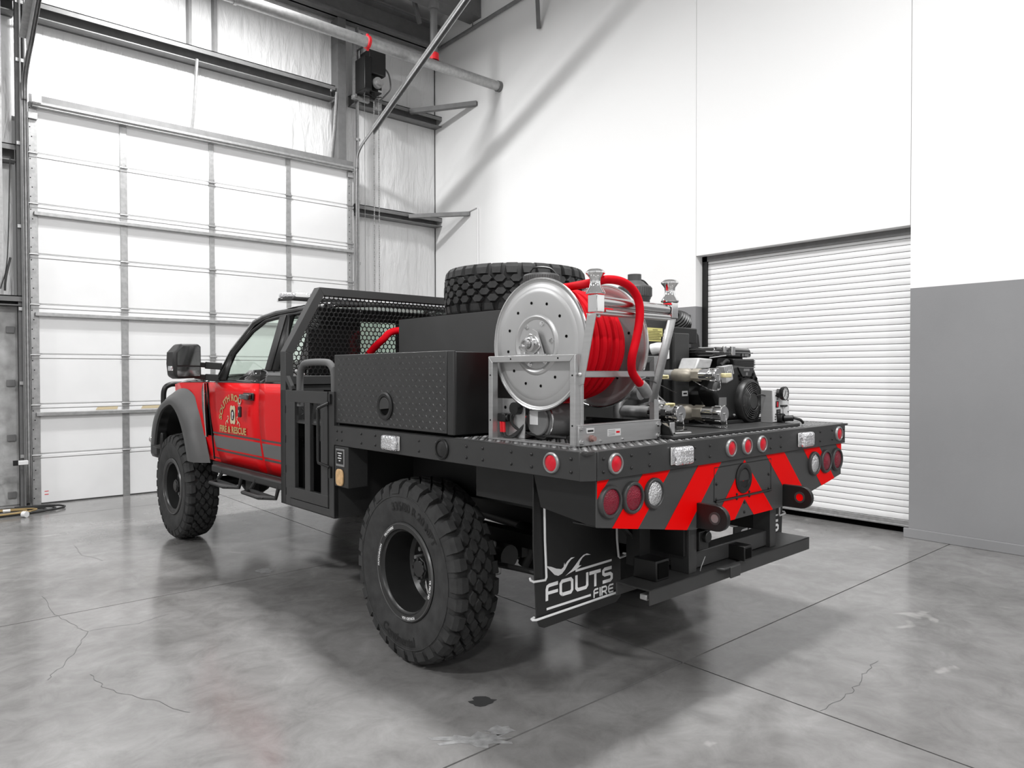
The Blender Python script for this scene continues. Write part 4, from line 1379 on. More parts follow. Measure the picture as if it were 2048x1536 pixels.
    # fender, hood side, flare
    part('fender', MB().sheet([[(f(2.325), 6.625, 1.05), (f(2.330), 6.90, 1.05)], [(f(2.318), 6.625, 1.30), (f(2.322), 7.0, 1.30)], [(f(2.335), 6.625, 1.46), (f(2.34), 7.35, 1.44)], [(f(2.355), 6.625, 1.535), (f(2.36), 7.50, 1.525)]]).sheet(
        [[(f(2.34), 7.35, 1.44), (f(2.36), 7.62, 1.42), (f(2.46), 7.95, 1.36)], [(f(2.36), 7.50, 1.525), (f(2.38), 7.70, 1.505), (f(2.50), 8.0, 1.46)]]), 'red_paint', truck, smooth=60)
    part('fender', MB().sheet([[(f(body_x(z) + .002), 6.40 + (z - .83) * .29, z), (f(body_x(z) + .003), 6.75, z)] for z in (.835, .95, 1.06)]), 'red_paint', truck, smooth=60)
    lip = [(7.74, .90), (7.70, 1.02), (7.63, 1.14), (7.50, 1.25), (7.32, 1.31), (7.2, 1.315), (7.06, 1.25), (6.95, 1.155), (6.87, 1.05), (6.81, .94), (6.775, .86), (6.76, .828)]
    rdg = [(7.84, .90), (7.80, 1.06), (7.70, 1.20), (7.52, 1.31), (7.33, 1.365), (7.16, 1.37), (6.99, 1.32), (6.85, 1.235), (6.735, 1.13), (6.655, 1.02), (6.61, .91), (6.59, .828)]
    out = [(7.92, .90), (7.88, 1.12), (7.76, 1.28), (7.54, 1.40), (7.30, 1.465), (7.08, 1.472), (6.91, 1.43), (6.79, 1.36), (6.70, 1.26), (6.61, 1.09), (6.525, .93), (6.47, .828)]
    def rs(l):
        return [V3((0, p.x, p.y)) for p in smooth_path([(a_, b_, 0) for a_, b_ in l], 4)]
    L0, L1, L2 = rs(lip), rs(rdg), rs(out)
    rows = [[(f(2.30), p.y, p.z) for p in L0], [(f(2.205), p.y, p.z) for p in L0], [(f(2.188), p.y, p.z) for p in L0],
            [(f(2.182), a_.y * .6 + b_.y * .4, a_.z * .6 + b_.z * .4) for a_, b_ in zip(L0, L1)], [(f(2.186), p.y, p.z) for p in L1],
            [(f(2.215), a_.y * .75 + b_.y * .25, a_.z * .75 + b_.z * .25) for a_, b_ in zip(L1, L2)], [(f(2.235), a_.y * .45 + b_.y * .55, a_.z * .45 + b_.z * .55) for a_, b_ in zip(L1, L2)], [(f(2.285), a_.y * .08 + b_.y * .92, a_.z * .08 + b_.z * .92) for a_, b_ in zip(L1, L2)], [(f(2.322), p.y, p.z) for p in L2]]
    KF = 1.0182
    rows = [[(f(min(f(p[0]) * KF, 2.332)), p[1] * KF, EYE + (p[2] - EYE) * KF) for p in r_] for r_ in rows]
    part('fender_flare', MB().sheet(rows), 'flare', truck, smooth=60)
    part('wheel_liner', MB().sheet([[(f(2.25), p.y * KF, EYE + (p.z - EYE) * KF) for p in L0], [(f(2.75), p.y * KF, EYE + (p.z - EYE) * KF) for p in L0]]).box(min(f(2.74), f(2.75)), max(f(2.74), f(2.75)), 6.9, 7.9, .8, 1.4), 'plastic_black', truck)
    # greenhouse: pillars, glass
    def G(y, z):
        return (f(sx_(z)), y, z)
    pil = part('pillar', MB().tube([(f(2.350), 6.42, 1.555), (f(2.40), 6.22, 1.80), (f(2.470), 5.91, 2.035), (f(2.495), 5.78, 2.075), (f(2.508), 5.55, 2.100), (f(2.515), 5.2, 2.108), (f(2.52), 4.78, 2.095)], [.030, .030, .030, .030, .028, .026, .024], 8), 'black_gloss', truck, smooth=60)
    part('pillar', MB().sheet([[G(5.22, 1.64), G(5.22, 2.07)], [G(5.33, 1.64), G(5.33, 2.07)], [G(5.45, 1.64), G(5.45, 2.06)]]), 'plastic_black', truck, solid=.02)
    part('pillar_seam', MB().bar((f(sx_(1.64) - .012), 5.325, 1.64), (f(sx_(2.07) - .012), 5.325, 2.07), .006, .006), 'gap_dark', pil)
    part('pillar', MB().sheet([[G(4.76, 1.64), G(4.80, 2.09)], [G(4.90, 1.64), G(4.90, 2.09)]]), 'black_gloss', truck, solid=.02)
    part('window_frame', MB().tube([(f(2.352), 6.30, 1.575), (f(2.395), 6.17, 1.785), (f(2.45), 5.92, 1.965), (f(2.482), 5.72, 2.045), (f(2.49), 5.45, 2.065), (f(2.492), 4.85, 2.075)], .016, 8), 'black', truck, smooth=60)
    part('mirror_sail', MB().sheet([[(f(2.340), 6.42, 1.56), (f(2.340), 6.22, 1.56)], [(f(2.385), 6.25, 1.76), (f(2.385), 6.19, 1.76)]]), 'plastic_black', truck, solid=.02)
    part('side_window', MB().add([G(6.22, 1.57), G(5.98, 1.565), G(5.76, 1.635), G(5.45, 1.645), G(5.45, 2.05), G(5.72, 2.03), G(5.92, 1.95), G(6.16, 1.77)], [(0, 1, 2, 3, 4, 5, 6, 7)]), 'glass', truck, smooth=0)
    part('side_window', MB().add([G(5.22, 1.66), G(4.90, 1.66), G(4.90, 2.06), G(5.22, 2.06)], [(0, 1, 2, 3)]), 'glass', truck, smooth=0)
    part('quarter_trim', MB().sheet([[G(5.22, 1.70), G(5.215, 2.07)], [(f(sx_(1.7) - .012), 5.10, 1.62), (f(sx_(1.9) - .012), 5.17, 2.05)]]), 'plastic_black', truck)
    # running board with drop steps
    rb = part('running_board', MB().box(min(f(2.235), f(2.33)), max(f(2.235), f(2.33)), 4.72, 6.30, .775, .835), 'textured_black', truck, bevel=.012)
    for y0 in (5.66, 4.98):
        part('drop_step', MB().tube([(f(2.245), y0 + .40, .80), (f(2.235), y0 + .49, .715), (f(2.155), y0 + .44, .712), (f(2.155), y0 + .15, .708), (f(2.235), y0 + .03, .708), (f(2.245), y0 + .0, .80)], .015, 8).tube([(f(2.235), y0 + .49, .715), (f(2.235), y0 + .03, .708)], .013, 8), 'textured_black', rb)
        part('step_plate', MB().box(min(f(2.16), f(2.24)), max(f(2.16), f(2.24)), y0 + .10, y0 + .42, .705, .712), 'textured_black', rb)
    part('mount_bracket', MB().box(min(f(2.30), f(2.36)), max(f(2.30), f(2.36)), 5.60, 5.72, .66, .78), 'chassis', rb)
    # towing mirror
    mr = part('towing_mirror', MB().prism([(f(2.185), 1.578), (f(2.000), 1.570), (f(1.962), 1.592), (f(1.952), 1.70), (f(1.957), 1.795), (f(2.020), 1.868), (f(2.165), 1.868), (f(2.183), 1.845)], 'y', 6.36, 6.56), 'plastic_black', truck, bevel=.022, seg=3)
    part('mirror_glass', MB().prism([(f(2.168), 1.682), (f(1.985), 1.686), (f(1.985), 1.79), (f(2.032), 1.848), (f(2.155), 1.850), (f(2.168), 1.838)], 'y', 6.352, 6.358), 'chrome', mr)
    part('mirror_glass', MB().prism([(f(2.168), 1.595), (f(1.990), 1.590), (f(1.982), 1.605), (f(1.982), 1.668), (f(2.168), 1.670)], 'y', 6.352, 6.358), 'chrome', mr)
    part('mirror_lamp', MB().box(min(f(1.940), f(1.962)), max(f(1.940), f(1.962)), 6.38, 6.46, 1.638, 1.678), 'led_clear', mr, bevel=.005)
    for z in (1.695, 1.590):
        part('mirror_arm', MB().bar((f(2.16), 6.45, z), (f(2.29), 6.46, z - .01), .05, .042).bar((f(2.25), 6.46, z - .008), (f(2.37), 6.40, z - .018), .07, .060), 'plastic_black', mr, bevel=.006)

# roof, windscreen, hood, rear wall, interior
roof_rows = []
for y, z, xe in ((5.84, 2.072, 2.50), (5.70, 2.110, 2.505), (5.45, 2.135, 2.51), (5.1, 2.148, 2.515), (4.80, 2.135, 2.52), (4.74, 2.10, 2.53)):
    roof_rows.append([(xe, y, z - .045), (xe + .012, y, z - .015), (xe + .06, y, z), (CX - .4, y, z + .022), (CX, y, z + .026), (CX + .4, y, z + .022), (mx(xe + .06), y, z), (mx(xe + .012), y, z - .015), (mx(xe), y, z - .045)])
part('roof', MB().sheet(roof_rows), 'black_gloss', truck, smooth=60, solid=.01)
part('roof_seam', MB().tube([(2.492, 5.80, 2.052), (2.50, 5.5, 2.083), (2.505, 5.1, 2.095), (2.51, 4.78, 2.087)], .006, 6), 'gap_dark', truck)
part('windscreen', MB().sheet([[(2.37, 6.42, 1.565), (2.75, 6.52, 1.565), (CX, 6.55, 1.565), (mx(2.75), 6.52, 1.565), (mx(2.37), 6.42, 1.565)], [(2.50, 5.84, 2.06), (2.8, 5.87, 2.09), (CX, 5.88, 2.095), (mx(2.8), 5.87, 2.09), (mx(2.50), 5.84, 2.06)]]), 'glass', truck, smooth=60)
part('hood', MB().sheet([[(2.355, 6.60, 1.536), (2.42, 6.60, 1.575), (2.75, 6.60, 1.61), (CX, 6.60, 1.625), (mx(2.75), 6.60, 1.61), (mx(2.42), 6.60, 1.575), (mx(2.355), 6.60, 1.536)],
                         [(2.362, 7.45, 1.527), (2.43, 7.45, 1.56), (2.75, 7.5, 1.60), (CX, 7.5, 1.61), (mx(2.75), 7.5, 1.60), (mx(2.43), 7.45, 1.56), (mx(2.362), 7.45, 1.527)],
                         [(2.50, 8.0, 1.462), (2.56, 8.05, 1.49), (2.8, 8.15, 1.53), (CX, 8.2, 1.54), (mx(2.8), 8.15, 1.53), (mx(2.56), 8.05, 1.49), (mx(2.50), 8.0, 1.462)]]), 'black_gloss', truck, smooth=60, solid=.01)
part('cowl', MB().box(2.40, mx(2.40), 6.50, 6.62, 1.54, 1.575), 'plastic_black', truck)
part('front_grille', MB().box(2.50, mx(2.50), 7.95, 8.05, .85, 1.46), 'plastic_black', truck, bevel=.03)
part('front_bumper', MB().box(2.30, mx(2.30), 8.0, 8.30, .72, .98), 'black', truck, bevel=.05)
part('bumper_end', MB().box(2.27, 2.34, 7.80, 8.1, .84, 1.02), 'plastic_black', truck, bevel=.02)
part('fog_lamp', MB().ball((2.26, 8.05, .93), .035, 10), 'chrome', truck)
part('brush_guard', MB().tube(smooth_path([(2.44, 8.25, .95), (2.44, 8.28, 1.30), (2.45, 8.28, 1.44), (2.50, 8.28, 1.49), (2.60, 8.28, 1.50), (3.0, 8.28, 1.50), (CX, 8.28, 1.50)], 6), .028, 12), 'black', truck)
part('brush_guard', MB().tube(smooth_path([(mx(2.44), 8.25, .95), (mx(2.44), 8.28, 1.30), (mx(2.45), 8.28, 1.44), (mx(2.50), 8.28, 1.49), (mx(2.60), 8.28, 1.50), (mx(3.0), 8.28, 1.50), (CX, 8.28, 1.50)], 6), .028, 12), 'black', truck)
rw = MB()
hx0, hx1, hz0, hz1 = 2.78, mx(2.78), 1.66, 2.00
for x0, x1, z0, z1 in ((2.36, hx0, 1.60, 2.09), (hx1, mx(2.36), 1.60, 2.09), (hx0, hx1, 1.60, hz0), (hx0, hx1, hz1, 2.09), (2.34, mx(2.34), .85, 1.60)):
    rw.box(x0, x1, 4.74, 4.77, z0, z1)
part('cab_rear_wall', rw, 'black_gloss', truck, bevel=.004)
part('rear_window', MB().box(hx0, hx1, 4.752, 4.756, hz0, hz1), 'glass', truck)
part('window_divider', MB().box(3.10, 3.125, 4.745, 4.76, hz0, hz1).box(mx(3.125), mx(3.10), 4.745, 4.76, hz0, hz1), 'black', truck)
part('cab_floor', MB().box(2.36, mx(2.36), 4.77, 6.6, .86, .92), 'seat', truck)
part('dashboard', MB().box(2.40, mx(2.40), 6.22, 6.55, 1.30, 1.57), 'seat', truck, bevel=.04)
for xx in (2.62, mx(2.98)):
    s1 = part('seat', MB().box(xx, xx + .46, 5.45, 5.60, 1.15, 1.72).box(xx, xx + .46, 5.45, 5.95, 1.05, 1.2), 'seat', truck, bevel=.05)
    part('headrest', MB().box(xx + .10, xx + .36, 5.46, 5.56, 1.76, 1.93), 'seat', s1, bevel=.04)
part('rear_bench', MB().box(2.50, mx(2.50), 4.80, 4.92, 1.05, 1.62), 'seat', truck, bevel=.04)
sw_ = part('steering_wheel', MB().tube([(2.86 + .18 * math.cos(t), 6.10 + .05 * math.sin(t), 1.52 + .17 * math.sin(t)) for t in [2 * PI * k / 24 for k in range(24)]], .014, 8, closed=True), 'black', truck)
part('steering_spoke', MB().bar((2.69, 6.10, 1.52), (3.03, 6.10, 1.52), .03, .04), 'black', sw_)

# roof light bar
lb = part('light_bar', MB().prism([(2.43, 5.38), (2.46, 5.47), (2.53, 5.50), (mx(2.53), 5.50), (mx(2.46), 5.47), (mx(2.43), 5.38), (mx(2.49), 5.26), (2.49, 5.26)], 'z', 2.178, 2.204), 'black_gloss', truck, bevel=.006)
part('light_bar_lens', MB().prism([(2.44, 5.38), (2.47, 5.46), (2.54, 5.49), (mx(2.54), 5.49), (mx(2.47), 5.46), (mx(2.44), 5.38), (mx(2.50), 5.27), (2.50, 5.27)], 'z', 2.204, 2.245), 'led_clear', lb, bevel=.012)
for xx in (2.52, 2.66, 2.80, 2.96, 3.12, 3.28):
    part('light_module', MB().box(xx, xx + .11, 5.267, 5.272, 2.21, 2.235), 'chrome', lb)
for xx in (2.75, mx(2.75)):
    part('light_bar_foot', MB().box(xx - .03, xx + .03, 5.30, 5.42, 2.14, 2.18), 'black', lb)

# key fob hung from the door handle
kf = thing('key_fob', 'black key fob on ring hanging from red door handle', 'key', (2.285, 5.765, 1.30))
part('key_ring', MB().tube(circle_pts((2.276, 5.765, 1.395), .026, 'x', 20), .003, 6, closed=True).tube(circle_pts((2.272, 5.765, 1.360), .015, 'x', 16), .003, 6, closed=True), 'chrome', kf)
part('fob', MB().box(2.266, 2.284, 5.742, 5.792, 1.262, 1.350), 'plastic_black', kf, bevel=.008, seg=3)
part('fob_print', MB().box(2.2645, 2.2662, 5.764, 5.770, 1.300, 1.320), 'label_white', kf)

# ================================================================== EQUIPMENT ON THE BED
# ---------------------------------------------------------------- diamond plate tool box
TX0, TX1, TY0, TY1, TZ0, TZ1 = 2.140, 2.735, 2.775, 3.955, ZT + .012, 1.727
tb = thing('tool_box', 'black diamond plate tool box on left edge of truck bed', 'tool box', (TX0, TY0, ZT))
part('body', MB().box(TX0 + .012, TX1, TY0, TY1, TZ0, TZ1 - .004), 'black', tb, bevel=.004)
part('shade_base', MB().box(TX0 + .02, TX1, TY0 + .02, TY1 - .02, ZT - .001, TZ0 + .002), 'gap_dark', tb)  # base slab in near-black: the shade line under the box put into its colour
td = part('door', MB().box(TX0 - .002, TX0 + .012, TY0 + .055, TY1 - .002, TZ0 + .004, TZ1), 'charcoal', tb, bevel=.003)
part('door_tread', lozenges(MB(), (TX0 - .002, TY0 + .06, TZ0 + .01), (0, 1, 0), (0, 0, 1), (-1, 0, 0), 1.10, .40, .030, skip=lambda u, v: math.hypot(u - .548, v - .113) < .085), 'lozenge', td, smooth=0, kind='stuff')
part('corner_trim', MB().box(TX0 - .002, TX0 + .012, TY0, TY0 + .05, TZ0, TZ1), 'textured_black', tb, bevel=.003)
LC = (TX0 - .002, 3.384, 1.437)
lt_ = part('paddle_latch', MB().lathe([(.077, 0), (.077, .008), (.068, .013), (.053, .011), (.050, .004)], LC, (-1, 0, 0), 32), 'plastic_black', td)
part('latch_paddle', MB().prism([(LC[1] + .048 * math.cos(a_), LC[2] + .048 * math.sin(a_)) for a_ in [PI * k / 14 - .42 for k in range(18)]], 'x', LC[0] - .010, LC[0] - .002), 'charcoal', lt_, bevel=.002)
part('latch_cup', MB().lathe([(.050, .004), (.042, .002), (.0005, .001)], LC, (-1, 0, 0), 24), 'gap_dark', lt_)

# ---------------------------------------------------------------- water tank with filler towers
KX0, KX1, KY0, KY1, KZ = 2.755, 3.950, 2.640, 4.190, 1.985
tk = thing('water_tank', 'charcoal rectangular water tank in middle of truck bed', 'tank', (CX, 3.4, ZT))
part('body', MB().box(KX0, KX1, KY0, KY1, ZT, KZ), 'tank', tk, bevel=.006)
part('top_rim', MB().loft([(KX0 - .001, KY0 - .001, KZ + .001), (KX1 + .001, KY0 - .001, KZ + .001), (KX1 + .001, KY1 + .001, KZ + .001), (KX0 - .001, KY1 + .001, KZ + .001)], [(KX0 + .02, KY0 + .02, KZ + .001), (KX1 - .02, KY0 + .02, KZ + .001), (KX1 - .02, KY1 - .02, KZ + .001), (KX0 + .02, KY1 - .02, KZ + .001)], closed=True), 'charcoal', tk)
for c_, zz, nm in (((2.945, 2.985), .145, 0), ((3.572, 2.80), .11, 1)):
    lid = part('filler_tower', MB().lathe([(.094, 0), (.094, zz - .03), (.100, zz - .02), (.100, zz)], (c_[0], c_[1], KZ), (0, 0, 1), 32), 'grey_cap', tk)
    rib = MB()
    for k in range(44):
        a_ = 2 * PI * k / 44
        rib.bar((c_[0] + .105 * math.cos(a_), c_[1] + .105 * math.sin(a_), KZ + zz - .005), (c_[0] + .105 * math.cos(a_), c_[1] + .105 * math.sin(a_), KZ + zz + .045), .008, .006, up=(math.cos(a_), math.sin(a_), 0))
    cp = part('screw_lid', MB().lathe([(.105, zz - .01), (.106, zz + .045), (.100, zz + .055)] + ([(.075, zz + .065), (.055, zz + .085), (.042, zz + .09), (.042, zz + .13), (.001, zz + .13)] if nm else [(.09, zz + .058), (.001, zz + .060)]), (c_[0], c_[1], KZ), (0, 0, 1), 32), 'grey_cap', lid)
    part('lid_ribs', rib, 'grey_cap', cp, smooth=0)
    part('lid_loop', MB().tube(smooth_path([(c_[0] - .08 + .04, c_[1] + .06, KZ + zz + .05), (c_[0] - .035, c_[1] + .03, KZ + zz + .095), (c_[0] + .035, c_[1] - .03, KZ + zz + .095), (c_[0] + .08 - .02, c_[1] - .07, KZ + zz + .05)], 6), .006, 6), 'black', cp)
lbp = part('instruction_label', MB().box(3.488, 3.640, KY0 - .002, KY0, 1.806, 1.887), 'yellow_paper', tk, label='yellow printed instruction label')
for i in range(7):
    z = 1.876 - i * .0095
    part('print_line', MB().box(3.498 if i else 3.54, 3.630 - (.02 if i % 3 == 2 else 0) if i else 3.59, KY0 - .0028, KY0 - .0018, z - .0016, z + .0016), 'label_ink', lbp)
_e0, _e1, _e2 = V3(T(1284, 702, y=2.58)), V3(T(1303, 699, y=2.54)), V3(T(1318, 696, y=2.50))
part('tank_pipe', MB().tube([_e0 + V3((-.02, .08, 0)), _e0, _e1], .026, 14), 'charcoal', tk)
part('tank_elbow', MB().tube(smooth_path([_e1, _e2, _e2 + V3((.03, -.02, -.01)), _e2 + V3((.045, -.03, -.06))], 5), .032, 14), 'white_plastic', tk)

# ---------------------------------------------------------------- red supply hose by the headboard
h2 = thing('fire_hose', 'red rubber hose arching up behind the tank near the headboard', 'hose', (2.9, 4.4, ZT))
part('hose', MB().tube(smooth_path([T(700, 760, x=2.74), T(728, 722, x=2.78), T(741, 704, x=2.80), T(765, 680, x=2.84), T(797, 661, x=2.95), (3.35, 4.33, 1.93), (3.7, 4.34, 1.75), (3.8, 4.35, 1.31)], 8), .026, 12), 'hose_red', h2)
part('hose', MB().tube(smooth_path([(2.90, 4.33, 1.55), (2.93, 4.33, 1.72), (3.00, 4.32, 1.80), (3.2, 4.33, 1.82), (3.5, 4.34, 1.7), (3.55, 4.35, 1.31)], 8), .026, 12), 'hose_red', h2)

# ---------------------------------------------------------------- spare wheel lying on the tank
SPC, SPR, SPW = (3.485, 3.80, KZ + .185), .508, .345
sp_ = thing('spare_tire', 'spare tire lying flat on top of the water tank', 'tire', (SPC[0], SPC[1], KZ))
part('tire', MB().lathe(tire_profile(SPR, SPW, .262), SPC, (0, 0, 1), 72), 'rubber', sp_, smooth=50)
part('tread', tread_mb(SPC, (0, 0, 1), SPR, SPW, 30), 'rubber', sp_, smooth=25)
part('rim', MB().lathe([(.265, .13), (.23, .12), (.225, -.05), (.10, -.06), (.001, -.06)], SPC, (0, 0, 1), 40), 'rim', sp_)

# ---------------------------------------------------------------- stainless hose reel
RX0, RX1, RY, RZ, RR = 2.298, 2.735, 2.360, 1.748, .297
FX0, FX1, FY0, FY1, FZ = 2.245, 2.835, 2.075, 2.640, 1.697
rl = thing('hose_reel', 'stainless hose reel standing on rear left deck corner', 'hose reel', (2.54, 2.35, ZT))
for x0, s_ in ((RX0, -1), (RX1, 1)):
    pr = [(.05, .0), (.118, .0), (.124, .004), (.130, .008), (.136, .004), (.145, .0), (.245, .0), (.262, -.006), (.282, -.022), (.290, -.020), (RR, -.008), (RR + .003, -.002), (RR + .001, .004), (RR - .004, .003), (.288, -.012), (.279, -.016), (.258, .006), (.24, .006)]
    pr = [(.0, .004), (.112, .004), (.118, .010), (.127, .013), (.136, .010), (.142, .004), (.235, .004), (.252, .002), (.268, -.008), (.284, -.016), (RR - .002, -.016), (RR + .003, -.012), (RR + .003, -.006), (RR - .004, -.006), (.285, -.010), (.272, -.003), (.252, .0), (.05, .0)]
    dd = part('flange_disc', MB().lathe(pr, (x0, RY, RZ), (s_, 0, 0), 72), 'spun_steel', rl, smooth=30)
    part('rolled_edge', MB().tube(circle_pts((x0 + s_ * -.009, RY, RZ), RR + .002, 'x', 72), .007, 8, closed=True), 'polished', dd)
    if s_ < 0:
        for k in range(12):
            a_ = 2 * PI * (k + .3) / 12
            part('vent_hole', MB().cyl((x0 - .0045, RY + .192 * math.sin(a_), RZ + .192 * math.cos(a_)), (x0 - .0060, RY + .192 * math.sin(a_), RZ + .192 * math.cos(a_)), .0068, 12), 'gap_dark', dd)
        for k in range(6):
            a_ = 2 * PI * (k + .62) / 6
            part('disc_bolt', MB().cyl((x0 - .004, RY + .100 * math.sin(a_), RZ + .100 * math.cos(a_)), (x0 - .014, RY + .100 * math.sin(a_), RZ + .100 * math.cos(a_)), .0085, 6).cyl((x0 - .004, RY + .100 * math.sin(a_), RZ + .100 * math.cos(a_)), (x0 - .006, RY + .100 * math.sin(a_), RZ + .100 * math.cos(a_)), .012, 12), 'chrome', dd)
    else:
        for k in range(10):
            a_ = 2 * PI * k / 10
            part('vent_hole', MB().cyl((x0 - .0005, RY + .192 * math.sin(a_), RZ + .192 * math.cos(a_)), (x0 - .0015, RY + .192 * math.sin(a_), RZ + .192 * math.cos(a_)), .0068, 12), 'gap_dark', dd)
part('drum', MB().cyl((RX0, RY, RZ), (RX1, RY, RZ), .12, 32), 'spun_steel', rl)
part('axle', MB().cyl((RX0, RY, RZ), (RX0 - .075, RY, RZ), .020, 16).lathe([(.020, 0), (.020, .010), (.014, .010), (.013, -.02)], (RX0 - .073, RY, RZ), (-1, 0, 0), 16), 'polished', rl)
bk = part('pillow_bearing', MB().lathe([(.034, 0), (.034, .022), (.028, .026), (.022, .026)], (RX0 - .03, RY, RZ), (-1, 0, 0), 20), 'polished', rl)
part('bearing_plate', MB().prism([(RY - .060, RZ - .012), (RY - .05, RZ + .015), (RY - .012, RZ + .046), (RY + .012, RZ + .046), (RY + .05, RZ + .015), (RY + .060, RZ - .012), (RY + .02, RZ - .046), (RY - .02, RZ - .046)], 'x', RX0 - .040, RX0 - .030), 'polished', bk, bevel=.003)
part('bearing_stand', MB().prism([(RY - .075, FZ), (RY + .075, FZ), (RY + .05, RZ + .01), (RY + .03, RZ + .055), (RY, RZ + .068), (RY - .03, RZ + .055), (RY - .05, RZ + .01)], 'x', RX0 - .030, RX0 - .024), 'stainless', bk)
part('bearing_foot', MB().box(FX0 + .004, RX0 - .024, RY - .085, RY + .085, FZ, FZ + .006), 'stainless', bk)
for q in (-.045, .045):
    part('bearing_bolt', MB().cyl((RX0 - .040, RY + q, RZ + .0), (RX0 - .050, RY + q, RZ + .0), .008, 6), 'chrome', bk)
    part('bearing_bolt', MB().cyl((FX0 + .02, RY + q, FZ + .005), (FX0 + .02, RY + q, FZ + .016), .007, 6), 'chrome', bk)
# square tube frames, mitred
def uframe(x0):
    a_ = part('frame_top', MB().prism([(FY0, FZ), (FY1, FZ), (FY1 - .030, FZ - .030), (FY0 + .030, FZ - .030)], 'x', x0, x0 + .035), 'stainless', rl, bevel=.002)
    part('frame_leg', MB().prism([(FY0, FZ - .001), (FY0 + .030, FZ - .031), (FY0 + .030, ZT), (FY0, ZT)], 'x', x0, x0 + .035), 'stainless', rl, bevel=.002)
    part('frame_leg', MB().prism([(FY1, FZ - .001), (FY1 - .030, FZ - .031), (FY1 - .030, ZT), (FY1, ZT)], 'x', x0, x0 + .035), 'stainless', rl, bevel=.002)
    part('frame_foot', MB().box(x0, x0 + .06, FY0, FY1, ZT, ZT + .006), 'stainless', rl)
uframe(FX0)
uframe(FX1 - .035)
for yy in (FY0 + .10, FY1 - .16):
    part('rivet', MB().cyl((FX0 + .001, yy, FZ - .015), (FX0 - .0015, yy, FZ - .015), .004, 8), 'gap_dark', rl)
for zz in (FZ - .09, ZT + .09):
    for yy in (FY0 + .015, FY1 - .015):
        part('rivet', MB().cyl((FX0 + .001, yy, zz), (FX0 - .0015, yy, zz), .004, 8), 'gap_dark', rl)
bp_ = part('base_plate', MB().box(FX0 + .012, FX1, FY0 - .010, FY0, ZT + .002, ZT + .092).box(FX0 + .012, FX1, FY0 - .012, FY0 + .02, ZT + .088, ZT + .094), 'stainless', rl, bevel=.002)
for xx, zz in ((2.275, .078), (2.275, .018), (2.815, .072), (2.815, .018)):
    part('bolt', MB().cyl((xx, FY0 - .010, ZT + zz), (xx, FY0 - .022, ZT + zz), .009, 6).cyl((xx, FY0 - .010, ZT + zz), (xx, FY0 - .0125, ZT + zz), .013, 14), 'chrome', bp_)
part('button_plate', MB().box(2.305, 2.355, FY0 - .0125, FY0 - .010, ZT + .055, ZT + .078), 'label_white', bp_, bevel=.002)
part('button_print', MB().box(2.312, 2.348, FY0 - .0135, FY0 - .012, ZT + .062, ZT + .070), 'black', bp_)
part('push_button', MB().cyl((2.335, FY0 - .010, ZT + .033), (2.335, FY0 - .020, ZT + .033), .015, 18).cyl((2.335, FY0 - .020, ZT + .033), (2.335, FY0 - .034, ZT + .033), .011, 16), 'button', bp_)
lp_ = part('maker_label', MB().box(2.445, 2.535, FY0 - .0115, FY0 - .010, ZT + .035, ZT + .066), 'label_white', bp_)
part('label_mark', MB().box(2.503, 2.527, FY0 - .0125, FY0 - .011, ZT + .047, ZT + .056), 'wire_red', lp_)
for zz in (.060, .053, .046, .040):
    part('label_line', MB().box(2.450, 2.495, FY0 - .0122, FY0 - .011, ZT + zz - .001, ZT + zz + .001), 'girt', lp_)
for xx in (2.40, 2.55):
    part('stud', MB().ball((xx, FY0 - .012, ZT + .018), .006, 8), 'chrome', bp_)
# cross bar and roller arms at the rear
part('cross_bar', MB().box(FX0 + .025, FX1 - .01, FY0 - .028, FY0 - .004, 1.598, 1.602).box(FX0 + .025, FX1 - .01, FY0 - .028, FY0 - .024, 1.598, 1.626).box(FX0 + .025, FX1 - .01, FY0 - .028, FY0 - .004, 1.622, 1.626), 'stainless', rl, bevel=.001)
part('rear_post', MB().box(FX0 + .035, FX0 + .055, FY0 - .002, FY0 + .02, ZT + .09, 1.62), 'stainless', rl, bevel=.002)
AYT = 2.005
for x0 in (2.268, 2.795):
    if x0 < 2.5:
        ar = part('roller_arm', MB().prism([(FY0 + .012, 1.560), (FY0 - .026, 1.570), (AYT - .026, 1.862), (AYT + .022, 1.862)], 'x', x0, x0 + .006), 'stainless', rl, bevel=.001)
    else:
        ar = part('roller_arm', MB().add([T(1297, 803, y=2.082), T(1312, 806, y=2.082), T(1351, 640, y=AYT - .028), T(1335, 640, y=AYT - .028)], [(0, 1, 2, 3)]), 'stainless', rl, solid=.005)
    xm_ = x0 + .028
    part('roller_block', MB().box(xm_ - .024, xm_ + .024, AYT - .030, AYT + .022, 1.872, 1.945), 'chrome', ar, bevel=.003)
    part('spool_roller', MB().lathe([(.010, .0), (.040, .0), (.042, .006), (.038, .013), (.027, .030), (.023, .050), (.025, .068), (.036, .083), (.041, .088), (.041, .094), (.030, .104), (.016, .106), (.001, .106)], (xm_, AYT, 1.947), (0, 0, 1), 28), 'chrome', ar, smooth=40)
    part('arm_bolt', MB().ball((x0 + .025, AYT - .02, 1.856), .009, 8).ball((x0 - .004, FY0 - .012, 1.612), .009, 8), 'chrome', ar)
part('roller_bar', MB().cyl((2.325, AYT, 1.918), (2.795, AYT, 1.912), .024, 20), 'polished', rl)
part('roller_tray', MB().box(2.272, 2.83, AYT - .03, AYT + .03, 1.862, 1.868), 'stainless', rl, bevel=.001)
part('roller_tray', MB().cyl((2.33, AYT - .02, 1.876), (2.79, AYT - .02, 1.876), .010, 12), 'polished', rl)
